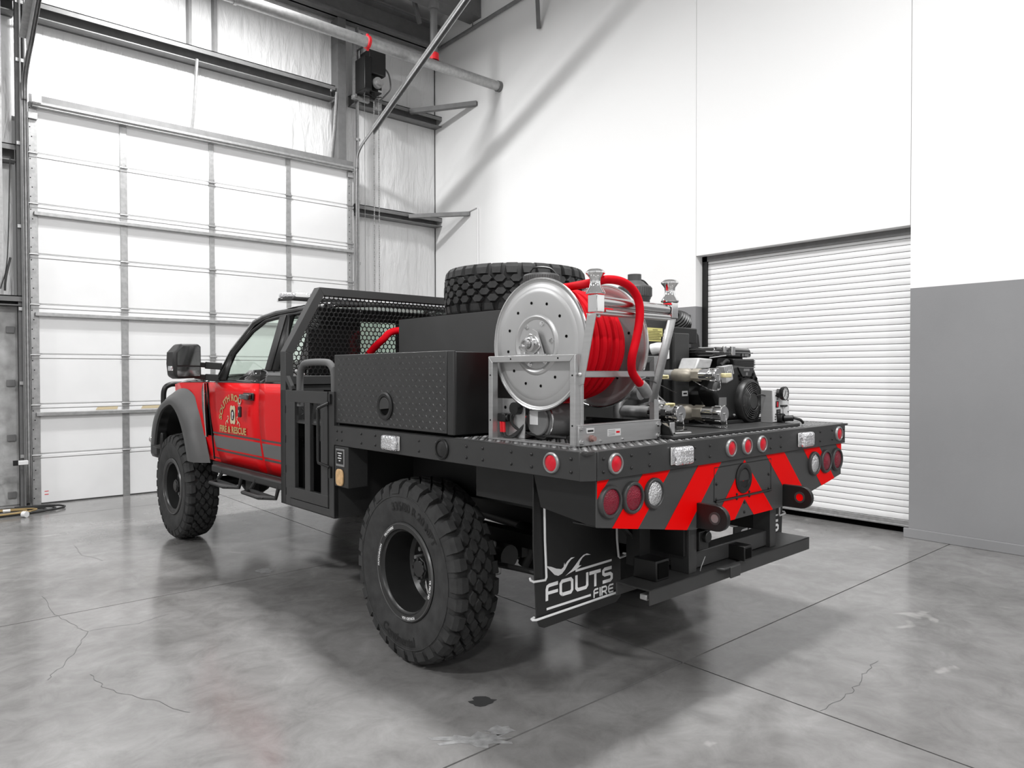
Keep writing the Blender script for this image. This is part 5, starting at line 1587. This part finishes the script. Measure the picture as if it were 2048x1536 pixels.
# electric rewind motor, control plate, cables
mt_ = part('motor', MB().cyl((2.36, 2.41, 1.392), (2.54, 2.41, 1.392), .082, 28).cyl((2.345, 2.41, 1.392), (2.36, 2.41, 1.392), .070, 28), 'girt_dark', rl, bevel=.006)
part('motor_band', MB().tube(circle_pts((2.37, 2.41, 1.392), .083, 'x', 32), .004, 6, closed=True), 'polished', mt_)
part('motor_label', MB().box(2.343, 2.3445, 2.40, 2.455, 1.375, 1.440), 'label_white', mt_)
part('warning_cap', MB().box(2.46, 2.54, 2.37, 2.43, 1.472, 1.49), 'wire_red', mt_, bevel=.006)
pl_ = part('control_plate', MB().box(2.315, 2.321, 2.46, 2.655, ZT + .006, 1.495), 'stainless', rl, bevel=.001)
part('plate_hole', MB().cyl((2.3145, 2.595, 1.452), (2.3135, 2.595, 1.452), .008, 12), 'gap_dark', pl_)
part('solenoid', MB().box(2.275, 2.315, 2.555, 2.61, 1.385, 1.425).cyl((2.295, 2.62, 1.405), (2.295, 2.545, 1.405), .018, 12), 'black', pl_, bevel=.004)
part('solenoid', MB().cyl((2.28, 2.50, 1.45), (2.315, 2.50, 1.45), .03, 12), 'black', pl_)
for yy in (2.592, 2.574):
    part('cable_boot', MB().tube([(2.285, yy, 1.385), (2.285, yy - .003, 1.335)], .008, 8), 'wire_red', pl_)
    part('cable', MB().tube(smooth_path([(2.285, yy - .003, 1.335), (2.285, yy - .02, 1.315), (2.30, yy - .06, 1.318), (2.32, 2.47, 1.37), (2.33, 2.46, 1.42)], 6), .007, 8), 'hose_black', pl_)
part('cable_boot', MB().tube([(2.325, 2.475, 1.385), (2.328, 2.462, 1.415)], .008, 8), 'wire_red', pl_)
part('cable', MB().tube(smooth_path([(2.31, 2.53, 1.44), (2.30, 2.54, 1.40), (2.31, 2.52, 1.36), (2.34, 2.45, 1.33), (2.36, 2.38, 1.325), (2.38, 2.25, 1.322)], 6), .007, 8), 'hose_black', pl_)
part('side_brace', MB().prism([(2.34, ZT), (2.835, ZT), (2.835, 1.38)], 'y', 2.50, 2.506), 'black', rl)

# ---------------------------------------------------------------- red booster hose wound on the reel
fh = thing('fire_hose', 'red booster hose wound on the reel with loop hanging over rollers', 'hose', (2.52, 2.35, 1.5))
hr = .0215
x = RX0 + .055
rowr = [.238, .245, .247, .246, .244, .240, .232]
for k, R_ in enumerate(rowr):
    xx = RX0 + .035 + k * .0462
    part('hose_wrap', MB().tube([(xx + .010 * math.sin(t) + (.006 if k % 2 else 0), RY + R_ * math.sin(t), RZ + R_ * math.cos(t)) for t in [2 * PI * j / 56 for j in range(56)]], hr, 10, closed=True), 'hose_red', fh)
for k in range(8):
    xx = RX0 + .03 + k * .046
    part('hose_wrap', MB().tube([(xx, RY + .200 * math.sin(t), RZ + .200 * math.cos(t)) for t in [2 * PI * j / 48 for j in range(48)]], hr, 8, closed=True), 'hose_red', fh)
loop = [(2.345, 2.36, 1.995), (2.40, 2.22, 2.010), T(1180, 566, y=2.05), T(1215, 559, y=1.985), T(1245, 564, y=1.968), T(1266, 580, y=1.962), T(1278, 606, y=1.956), T(1279, 640, y=1.95), T(1272, 680, y=1.95), T(1264, 715, y=1.955), T(1264, 742, y=1.98), T(1274, 760, y=2.00), T(1283, 770, y=2.01)]
part('hose_loop', MB().tube(smooth_path(loop, 8), .0185, 14), 'hose_red', fh)
na, nb = V3(T(1279, 766, y=2.008)), V3(T(1294, 784, y=2.035))
part('hose_end_coupling', MB().tube([na, na + (nb - na) * .6, nb + V3((.01, .01, -.006))], [.024, .027, .027], 16), 'galvanised', fh)
part('tie_wire', MB().tube(smooth_path([na, V3(na) + V3((.06, .0, .015)), T(1352, 786, y=2.2)], 6), .0025, 5), 'black', fh)

# ---------------------------------------------------------------- pump skid plate
SK = thing('skid_plate', 'flat black pump skid plate on rear of deck', 'plate', (3.45, 2.4, ZT))
part('plate', MB().prism([(2.86, 1.985), (4.085, 1.985), (4.105, 2.005), (4.105, 3.0), (2.84, 3.0), (2.84, 2.005)], 'z', ZT, ZT + .018), 'charcoal', SK, bevel=.004)
part('skid_runner', MB().prism([(2.0, ZT + .018), (2.55, ZT + .018), (2.55, ZT + .085), (2.09, ZT + .085), (2.02, ZT + .055)], 'x', 2.843, 2.851), 'black', SK, bevel=.002)
part('skid_tab', MB().box(2.89, 2.93, 2.05, 2.056, ZT + .018, ZT + .075), 'stainless', SK, bevel=.002)
part('spare_chain', MB().tube([(2.905 + .11 * k / 20, 2.035 - .02 * k / 20 + (.003 if k % 2 else 0), ZT + .022) for k in range(21)], .0045, 6), 'chrome', SK)

# ---------------------------------------------------------------- pump manifold with valves and capped outlets
pm = thing('pump_manifold', 'black pump panel with brass valves and capped chrome outlets', 'pump', (3.35, 2.45, ZT))
ZS = ZT + .018
part('post', MB().box(3.44, 3.60, 2.42, 2.45, ZS, 1.845).box(3.44, 3.455, 2.42, 2.49, ZS, 1.845), 'charcoal', pm, bevel=.004)
part('side_panel', MB().box(3.468, 3.62, 2.50, 2.53, ZS, 1.83), 'black', pm, bevel=.01)
part('top_box', MB().box(3.49, 3.76, 2.47, 2.50, 1.79, 1.885), 'black', pm, bevel=.008)
part('back_plate', MB().prism([(3.98, ZS), (4.235, ZS), (4.235, 1.80), (4.22, 1.87), (4.18, 1.905), (4.03, 1.905), (3.98, 1.88)], 'y', 2.76, 2.80), 'black', pm, bevel=.006)
part('intake_bellows', MB().lathe([(.03, 0)] + [q for k in range(9) for q in ((.040 + .028 * math.sin(PI * (k + .5) / 9), .014 * k), (.047 + .028 * math.sin(PI * (k + .5) / 9), .014 * k + .004), (.047 + .028 * math.sin(PI * (k + .5) / 9), .014 * k + .007), (.038 + .028 * math.sin(PI * (k + .5) / 9), .014 * k + .011))] + [(.02, .128)], (3.69, 2.585, 1.960), (.80, 0, -.6), 28), 'plastic_black', pm, smooth=30)
part('bellows_clamp', MB().ball((3.80, 2.56, 1.895), .014, 8).ball((3.805, 2.56, 1.872), .011, 8), 'chrome', pm)


def label_tag(p, w_=.05, h_=.018, m_='label_white', ink=True):
    t_ = part('name_tag', MB().box(p[0] - w_ / 2, p[0] + w_ / 2, p[1] - .004, p[1], p[2] - h_ / 2, p[2] + h_ / 2), m_, pm, bevel=.001)
    if ink:
        part('tag_print', MB().box(p[0] - w_ * .32, p[0] + w_ * .32, p[1] - .0048, p[1] - .0038, p[2] - h_ * .16, p[2] + h_ * .16), 'black', t_)


label_tag(T(1342, 729, y=2.498), .07, .026)
label_tag(T(1341, 788, y=2.498), .07, .026)
label_tag(T(1369, 723, y=2.418), .055, .030)
label_tag(T(1369, 787, y=2.418), .055, .030)


def outlet(xc, zc, y0, y1, r, body_m, chain=True, big=True):
    # capped outlet looking to the rear: valve body, hex, coupling, cap with lugs and a chain
    L = y1 - y0
    o = part('valve_body', MB().lathe([(r * .62, L), (r * .95, L * .93), (r * 1.02, L * .80), (r * 1.02, L * .62), (r * .86, L * .58), (r * .86, L * .52)], (xc, y0, zc), (0, 1, 0), 28), body_m, pm)
    part('hex_collar', MB().lathe([(r * .98, L * .36), (r * .98, L * .52)], (xc, y0, zc), (0, 1, 0), 6).lathe([(r * .2, L * .36), (r * .98, L * .36)], (xc, y0, zc), (0, 1, 0), 6), body_m, o, smooth=20)
    part('coupling', MB().lathe([(r * .86, L * .36), (r * .88, L * .20), (r * .96, L * .19), (r * .96, L * .15), (r * .86, L * .14)], (xc, y0, zc), (0, 1, 0), 28), 'chrome', o)
    cp = part('cap', MB().lathe([(r * .95, L * .15), (r * 1.0, L * .13), (r * 1.0, .004), (r * .94, 0), (.0005, 0)], (xc, y0, zc), (0, 1, 0), 28), 'polished', o, smooth=30)
    for k in range(6):
        a_ = 2 * PI * k / 6
        part('cap_lug', MB().bar((xc + r * 1.0 * math.cos(a_), y0 + .008, zc + r * 1.0 * math.sin(a_)), (xc + r * 1.0 * math.cos(a_), y0 + L * .13, zc + r * 1.0 * math.sin(a_)), .012, .010, up=(math.cos(a_), 0, math.sin(a_))), 'chrome', cp, bevel=.002)
    part('cap_eye', MB().ball((xc, y0 - .003, zc), .007, 8), 'chrome', cp)
    if chain:
        pts = smooth_path([(xc, y0 - .006, zc), (xc + .004, y0 - .012, zc - r * 1.6), (xc - .01, y0 - .006, max(zc - r * 2.2, ZS + .008)), (xc - .05, y0 + .02, max(zc - r * 2.1, ZS + .012)), (xc - .03, y0 + L * .45, zc - r * .9)], 7)
        ch = MB()
        for i, p in enumerate(pts[:-1]):
            q = pts[i + 1]
            ch.bar(p, p + (q - p) * .85, .005 if i % 2 else .0025, .0025 if i % 2 else .005)
        part('cap_chain', ch, 'chrome', cp, smooth=0)
    return o


outlet(3.062, 1.410, 2.105, 2.30, .042, 'chrome')
outlet(3.415, 1.397, 2.075, 2.42, .044, 'brass')
outlet(3.400, 1.604, 2.105, 2.40, .036, 'brass')
for a_, b_, r_ in (((3.062, 2.30, 1.410), (3.062, 2.50, 1.410), .032), ((3.428, 2.40, 1.397), (3.428, 2.55, 1.397), .034), ((3.40, 2.38, 1.604), (3.40, 2.45, 1.604), .03)):
    part('pipe_run', MB().cyl(a_, b_, r_, 16), 'galvanised', pm)
part('pipe_run', MB().tube(smooth_path([(2.80, 2.62, 1.46), (2.90, 2.56, 1.47), (3.0, 2.50, 1.50), (3.15, 2.46, 1.51)], 5), .034, 14).cyl((3.12, 2.40, 1.51), (3.12, 2.60, 1.51), .040, 16), 'girt_dark', pm)
part('pipe_run', MB().tube(smooth_path([(3.05, 2.50, 1.35), (3.05, 2.50, 1.45), (3.12, 2.50, 1.50), (3.15, 2.50, 1.62), (3.20, 2.50, 1.66)], 5), .026, 12), 'galvanised', pm)
part('gauge_line', MB().tube(smooth_path([(3.05, 2.45, 1.70), (3.10, 2.44, 1.60), (3.16, 2.44, 1.585)], 5), .010, 8).ball((3.14, 2.42, 1.63), .022, 10), 'chrome', pm)
for zc, y_ in ((1.595, 2.36), (1.445, 2.32)):      # lever handles with yellow grips
    part('valve_lever', MB().tube(smooth_path([(3.11, 2.42, zc - .015), (3.13, y_, zc + .012), (3.17, y_ - .03, zc + .008), (3.24, y_ - .03, zc)], 6), [.014] * 6 + [.018] * 7 + [.012] * 6, 10), 'polished', pm)
    t_ = part('lever_grip', MB().box(3.165, 3.245, y_ - .052, y_ - .030, zc - .012, zc + .010), 'yellow_tag', pm, bevel=.004)
    part('grip_print', MB().box(3.180, 3.230, y_ - .0535, y_ - .0515, zc - .005, zc + .003), 'label_ink', t_)
part('lever_grip', MB().box(3.445, 3.515, 2.09, 2.12, 1.590, 1.614), 'yellow_tag', pm, bevel=.005)
part('valve_lever', MB().bar((3.40, 2.30, 1.60), (3.46, 2.105, 1.60), .012, .012), 'galvanised', pm)
part('drain_valve', MB().cyl((3.00, 2.15, ZS + .03), (3.00, 2.19, ZS + .03), .014, 10).box(2.985, 3.015, 2.14, 2.16, ZS, ZS + .03), 'brass', pm)
part('pump_foot', MB().box(3.02, 3.16, 2.20, 2.36, ZS, ZS + .05).box(2.96, 3.20, 2.16, 2.40, ZS, ZS + .006), 'black', pm, bevel=.003)
part('small_line', MB().tube(smooth_path([(3.21, 2.44, 1.55), (3.27, 2.40, 1.49), (3.30, 2.38, 1.46)], 5), .004, 6), 'galvanised', pm)

# ---------------------------------------------------------------- pump engine (V-twin)
en = thing('pump_engine', 'black twin cylinder pump engine at right rear of deck', 'engine', (3.80, 2.40, ZT))
part('mount_rail', MB().box(3.62, 4.08, 2.22, 2.80, ZS, ZS + .022), 'black', en, bevel=.003)
part('crankcase', MB().prism([(3.66, ZS + .02), (4.05, ZS + .02), (4.10, 1.42), (4.10, 1.52), (4.06, 1.60), (3.72, 1.60), (3.62, 1.50), (3.62, 1.40)], 'y', 2.34, 2.75), 'plastic_black', en, bevel=.012)
shr = part('blower_shroud', MB().prism([(3.72, ZS + .02), (4.02, ZS + .02), (4.09, 1.42), (4.09, 1.55), (4.02, 1.655), (3.80, 1.665), (3.70, 1.64), (3.60, 1.55), (3.58, 1.50), (3.64, 1.42)], 'y', 2.24, 2.36), 'plastic_black', en, bevel=.022, seg=3)
FC = (3.925, 2.235, 1.447)
part('fan_ring', MB().lathe([(.132, -.005), (.132, .020), (.124, .034), (.112, .038), (.108, .030)], FC, (0, -1, 0), 40), 'plastic_black', shr)
for k in range(5):
    part('grille_ring', MB().tube(circle_pts((FC[0], FC[1] - .034 - .002 * (5 - k), FC[2]), .056 + .0115 * k, 'y', 36), .0036, 6, closed=True), 'grille', shr)
part('recoil_hub', MB().lathe([(.050, .0), (.050, .040), (.044, .046), (.001, .046)], FC, (0, -1, 0), 32), 'charcoal', shr)
part('fan_back', MB().lathe([(.10, .022), (.001, .022)], FC, (0, -1, 0), 24), 'gap_dark', shr)
for k in range(8):
    a_ = 2 * PI * k / 8 + .2
    part('grille_spoke', MB().bar((FC[0] + .05 * math.cos(a_), FC[1] - .038, FC[2] + .05 * math.sin(a_)), (FC[0] + .108 * math.cos(a_), FC[1] - .034, FC[2] + .108 * math.sin(a_)), .008, .006, up=(0, 1, 0)), 'grille', shr)
for row in range(2):
    for k in range(5):
        a_ = PI * (.28 + .095 * k)
        rr_ = .142 + row * .022
        part('air_slot', MB().bar((FC[0] + rr_ * math.cos(a_), 2.2355, FC[2] + rr_ * math.sin(a_)), (FC[0] + (rr_ + .016) * math.cos(a_), 2.2355, FC[2] + (rr_ + .016) * math.sin(a_)), .016, .004, up=(0, 1, 0)), 'gap_dark', shr)
part('engine_badge', MB().prism([(3.82, 1.650), (4.005, 1.650), (3.97, 1.592), (3.87, 1.592)], 'y', 2.232, 2.240), 'black_gloss', shr, bevel=.003)
part('badge_print', MB().box(3.88, 3.945, 2.230, 2.2325, 1.626, 1.640).box(3.905, 3.925, 2.230, 2.2325, 1.600, 1.618), 'girt', shr)
_pre = set(bpy.data.objects)
part('top_cowl', MB().prism([(3.76, 1.655), (3.98, 1.655), (3.985, 1.715), (3.75, 1.715)], 'y', 2.25, 2.45), 'plastic_black', en, bevel=.006)
for k in range(5):
    part('cowl_rib', MB().box(3.752, 3.984, 2.246, 2.251, 1.664 + k * .010, 1.668 + k * .010), 'charcoal', en)
part('gap_filler', MB().box(3.66, 3.94, 2.30, 2.56, 1.66, 1.73), 'black', en, bevel=.01)  # dark box added to close the bright gap under the air cleaner
ac = part('air_cleaner', MB().prism([(3.575, 1.725), (3.985, 1.725), (3.985, 1.760), (3.965, 1.783), (3.60, 1.783), (3.575, 1.770)], 'y', 2.27, 2.62), 'black_gloss', en, bevel=.014, seg=3)
part('cover_rim', MB().box(3.568, 3.992, 2.263, 2.627, 1.748, 1.756), 'black_gloss', ac, bevel=.003)
part('cover_clip', MB().box(3.74, 3.78, 2.258, 2.275, 1.735, 1.790), 'chrome', ac, bevel=.004)
part('cover_clip', MB().box(3.66, 3.69, 2.262, 2.275, 1.75, 1.79), 'chrome', ac, bevel=.004)
part('cover_badge', MB().lathe([(.010, 0), (.010, .003), (.001, .003)], (3.875, 2.268, 1.740), (0, -1, 0), 14).box(3.895, 3.94, 2.265, 2.269, 1.733, 1.747), 'girt', ac)
for o in set(bpy.data.objects) - _pre:
    if o.parent == en:
        o.location = (.055, 0, -.018)
hd = part('cylinder_head', MB().prism([(3.450, 1.635), (3.600, 1.640), (3.630, 1.695), (3.490, 1.700)], 'y', 2.28, 2.40), 'cast_aluminium', en, bevel=.008)
for k in range(6):
    part('cooling_fin', MB().bar((3.645 + .016 * k, 2.23, 1.60 + .002 * k), (3.625 + .016 * k, 2.23, 1.650 + .002 * k), .008, .05, up=(0, 1, 0)), 'cast_aluminium', hd)
part('rocker_cover', MB().prism([(3.655, 1.555), (3.725, 1.575), (3.715, 1.625), (3.690, 1.640), (3.650, 1.625)], 'y', 2.205, 2.30), 'cast_aluminium', en, bevel=.008)
part('spark_lead', MB().tube(smooth_path([(3.66, 2.25, 1.66), (3.70, 2.24, 1.685), (3.74, 2.25, 1.68)], 5), .010, 8), 'hose_black', en)
part('throttle_rod', MB().tube([(3.53, 2.24, 1.700), (3.70, 2.24, 1.715)], .003, 5).tube([(3.52, 2.26, 1.735), (3.66, 2.26, 1.735)], .003, 5), 'chrome', en)
part('lifting_eye', MB().tube(smooth_path([(4.0, 2.34, 1.66), (4.05, 2.34, 1.695), (4.065, 2.34, 1.675), (4.035, 2.34, 1.64)], 5), .007, 8), 'polished', en)
part('spec_plate', MB().box(3.625, 3.70, 2.236, 2.242, 1.428, 1.475), 'girt', shr)
part('oil_filter', MB().cyl((3.66, 2.24, 1.375), (3.66, 2.30, 1.375), .03, 16), 'black', en)
part('starter', MB().cyl((3.97, 2.25, 1.35), (4.02, 2.42, 1.36), .035, 16), 'black', en)
for k in range(5):
    part('wire', MB().tube(smooth_path([(3.92 + .01 * k, 2.26, 1.345), (3.97, 2.22 + .01 * k, 1.335 + .008 * k), (4.02, 2.18, 1.34 + .012 * k)], 5), .004, 5), 'galvanised' if k == 2 else 'hose_black', en)
part('shroud_bolt', MB().ball((3.775, 2.232, 1.37), .010, 8).ball((3.615, 2.238, 1.52), .008, 8), 'chrome', shr)
part('muffler', MB().cyl((3.66, 2.80, 1.48), (4.04, 2.80, 1.48), .07, 20), 'girt_dark', en)

# ---------------------------------------------------------------- pump control box
cb = thing('control_box', 'stainless pump control box with pressure gauge at rear of deck', 'control box', (4.08, 2.13, ZT))
part('case', MB().box(3.985, 4.185, 2.105, 2.180, ZS, 1.513), 'stainless', cb, bevel=.003)
part('face_plate', MB().box(3.992, 4.180, 2.100, 2.106, ZS + .005, 1.508), 'label_white', cb, bevel=.002)
GC = T(1570, 787, y=2.062)
gg = part('gauge_body', MB().cyl((GC[0] - .012, 2.105, GC[2]), (GC[0] - .004, 2.075, GC[2]), .026, 24).lathe([(.026, .020), (.038, .018), (.041, .010), (.041, -.004), (.036, -.006)], GC, (0, 1, 0), 32), 'black', cb)
part('gauge_dial', MB().lathe([(.037, -.001), (.001, -.001)], GC, (0, 1, 0), 32), 'label_white', gg)
for k in range(9):
    a_ = PI * (1.25 - 1.5 * k / 8)
    part('dial_mark', MB().bar((GC[0] + .026 * math.cos(a_), GC[1] - .002, GC[2] + .026 * math.sin(a_)), (GC[0] + .033 * math.cos(a_), GC[1] - .002, GC[2] + .033 * math.sin(a_)), .003, .001, up=(0, 1, 0)), 'black', gg)
part('gauge_needle', MB().bar((GC[0] + .008, GC[1] - .003, GC[2] + .018), (GC[0] - .010, GC[1] - .003, GC[2] - .018), .003, .001, up=(0, 1, 0)), 'black', gg)
part('gauge_glass', MB().lathe([(.036, -.005), (.001, -.005)], GC, (0, 1, 0), 32), 'gauge_glass', gg)
part('gauge_neck', MB().box(4.03, 4.09, 2.085, 2.105, 1.480, 1.503), 'polished', cb, bevel=.004)
part('rocker_switch', MB().box(4.012, 4.040, 2.092, 2.101, 1.410, 1.448), 'black', cb, bevel=.003)
part('switch_lens', MB().box(4.014, 4.028, 2.0905, 2.094, 1.414, 1.444), 'lens_red', cb)
part('hour_meter', MB().box(4.022, 4.066, 2.095, 2.101, 1.352, 1.398), 'black', cb, bevel=.002)
for z in (1.388, 1.375, 1.362):
    part('meter_print', MB().box(4.030, 4.058, 2.0942, 2.0952, z - .003, z + .003), 'girt', cb)
part('toggle_bar', MB().tube([(4.07, 2.10, 1.418), (4.075, 2.085, 1.418), (4.12, 2.085, 1.418), (4.125, 2.10, 1.414)], .006, 8), 'black', cb)
part('ignition_key', MB().cyl((4.085, 2.105, 1.345), (4.085, 2.088, 1.345), .007, 8).box(4.083, 4.088, 2.07, 2.09, 1.325, 1.35), 'girt', cb)
part('throttle_knob', MB().cyl((4.085, 2.105, 1.352 - .02), (4.085, 2.075, 1.352 - .02), .004, 8).tube([(4.10, 2.098, 1.42), (4.10, 2.098, 1.355)], .003, 6), 'polished', cb)
plug = part('power_plug', MB().cyl((4.055, 2.105, 1.345), (4.055, 2.070, 1.345), .030, 16).cyl((4.055, 2.070, 1.345), (4.075, 2.02, 1.348), .017, 12), 'black', cb, bevel=.003)
part('plug_cord', MB().tube(smooth_path([(4.075, 2.02, 1.348), (4.10, 1.995, 1.340), (4.125, 1.99, 1.325), (4.15, 2.0, 1.318)], 5), .008, 8), 'hose_black', plug)
for xx, zz in ((4.008, 1.340), (4.008, 1.355), (4.012, 1.37), (4.012, 1.48), (4.03, 1.46), (4.165, 1.38), (4.16, 1.45)):
    part('panel_screw', MB().cyl((xx, 2.100, zz), (xx, 2.097, zz), .0045, 8), 'black', cb)
part('wire', MB().tube(smooth_path([(3.985, 2.15, 1.48), (3.965, 2.17, 1.485), (3.95, 2.20, 1.475)], 4), .004, 6), 'hose_black', cb)

for o in bpy.data.objects:
    if '_base' in o:
        del o['_base']
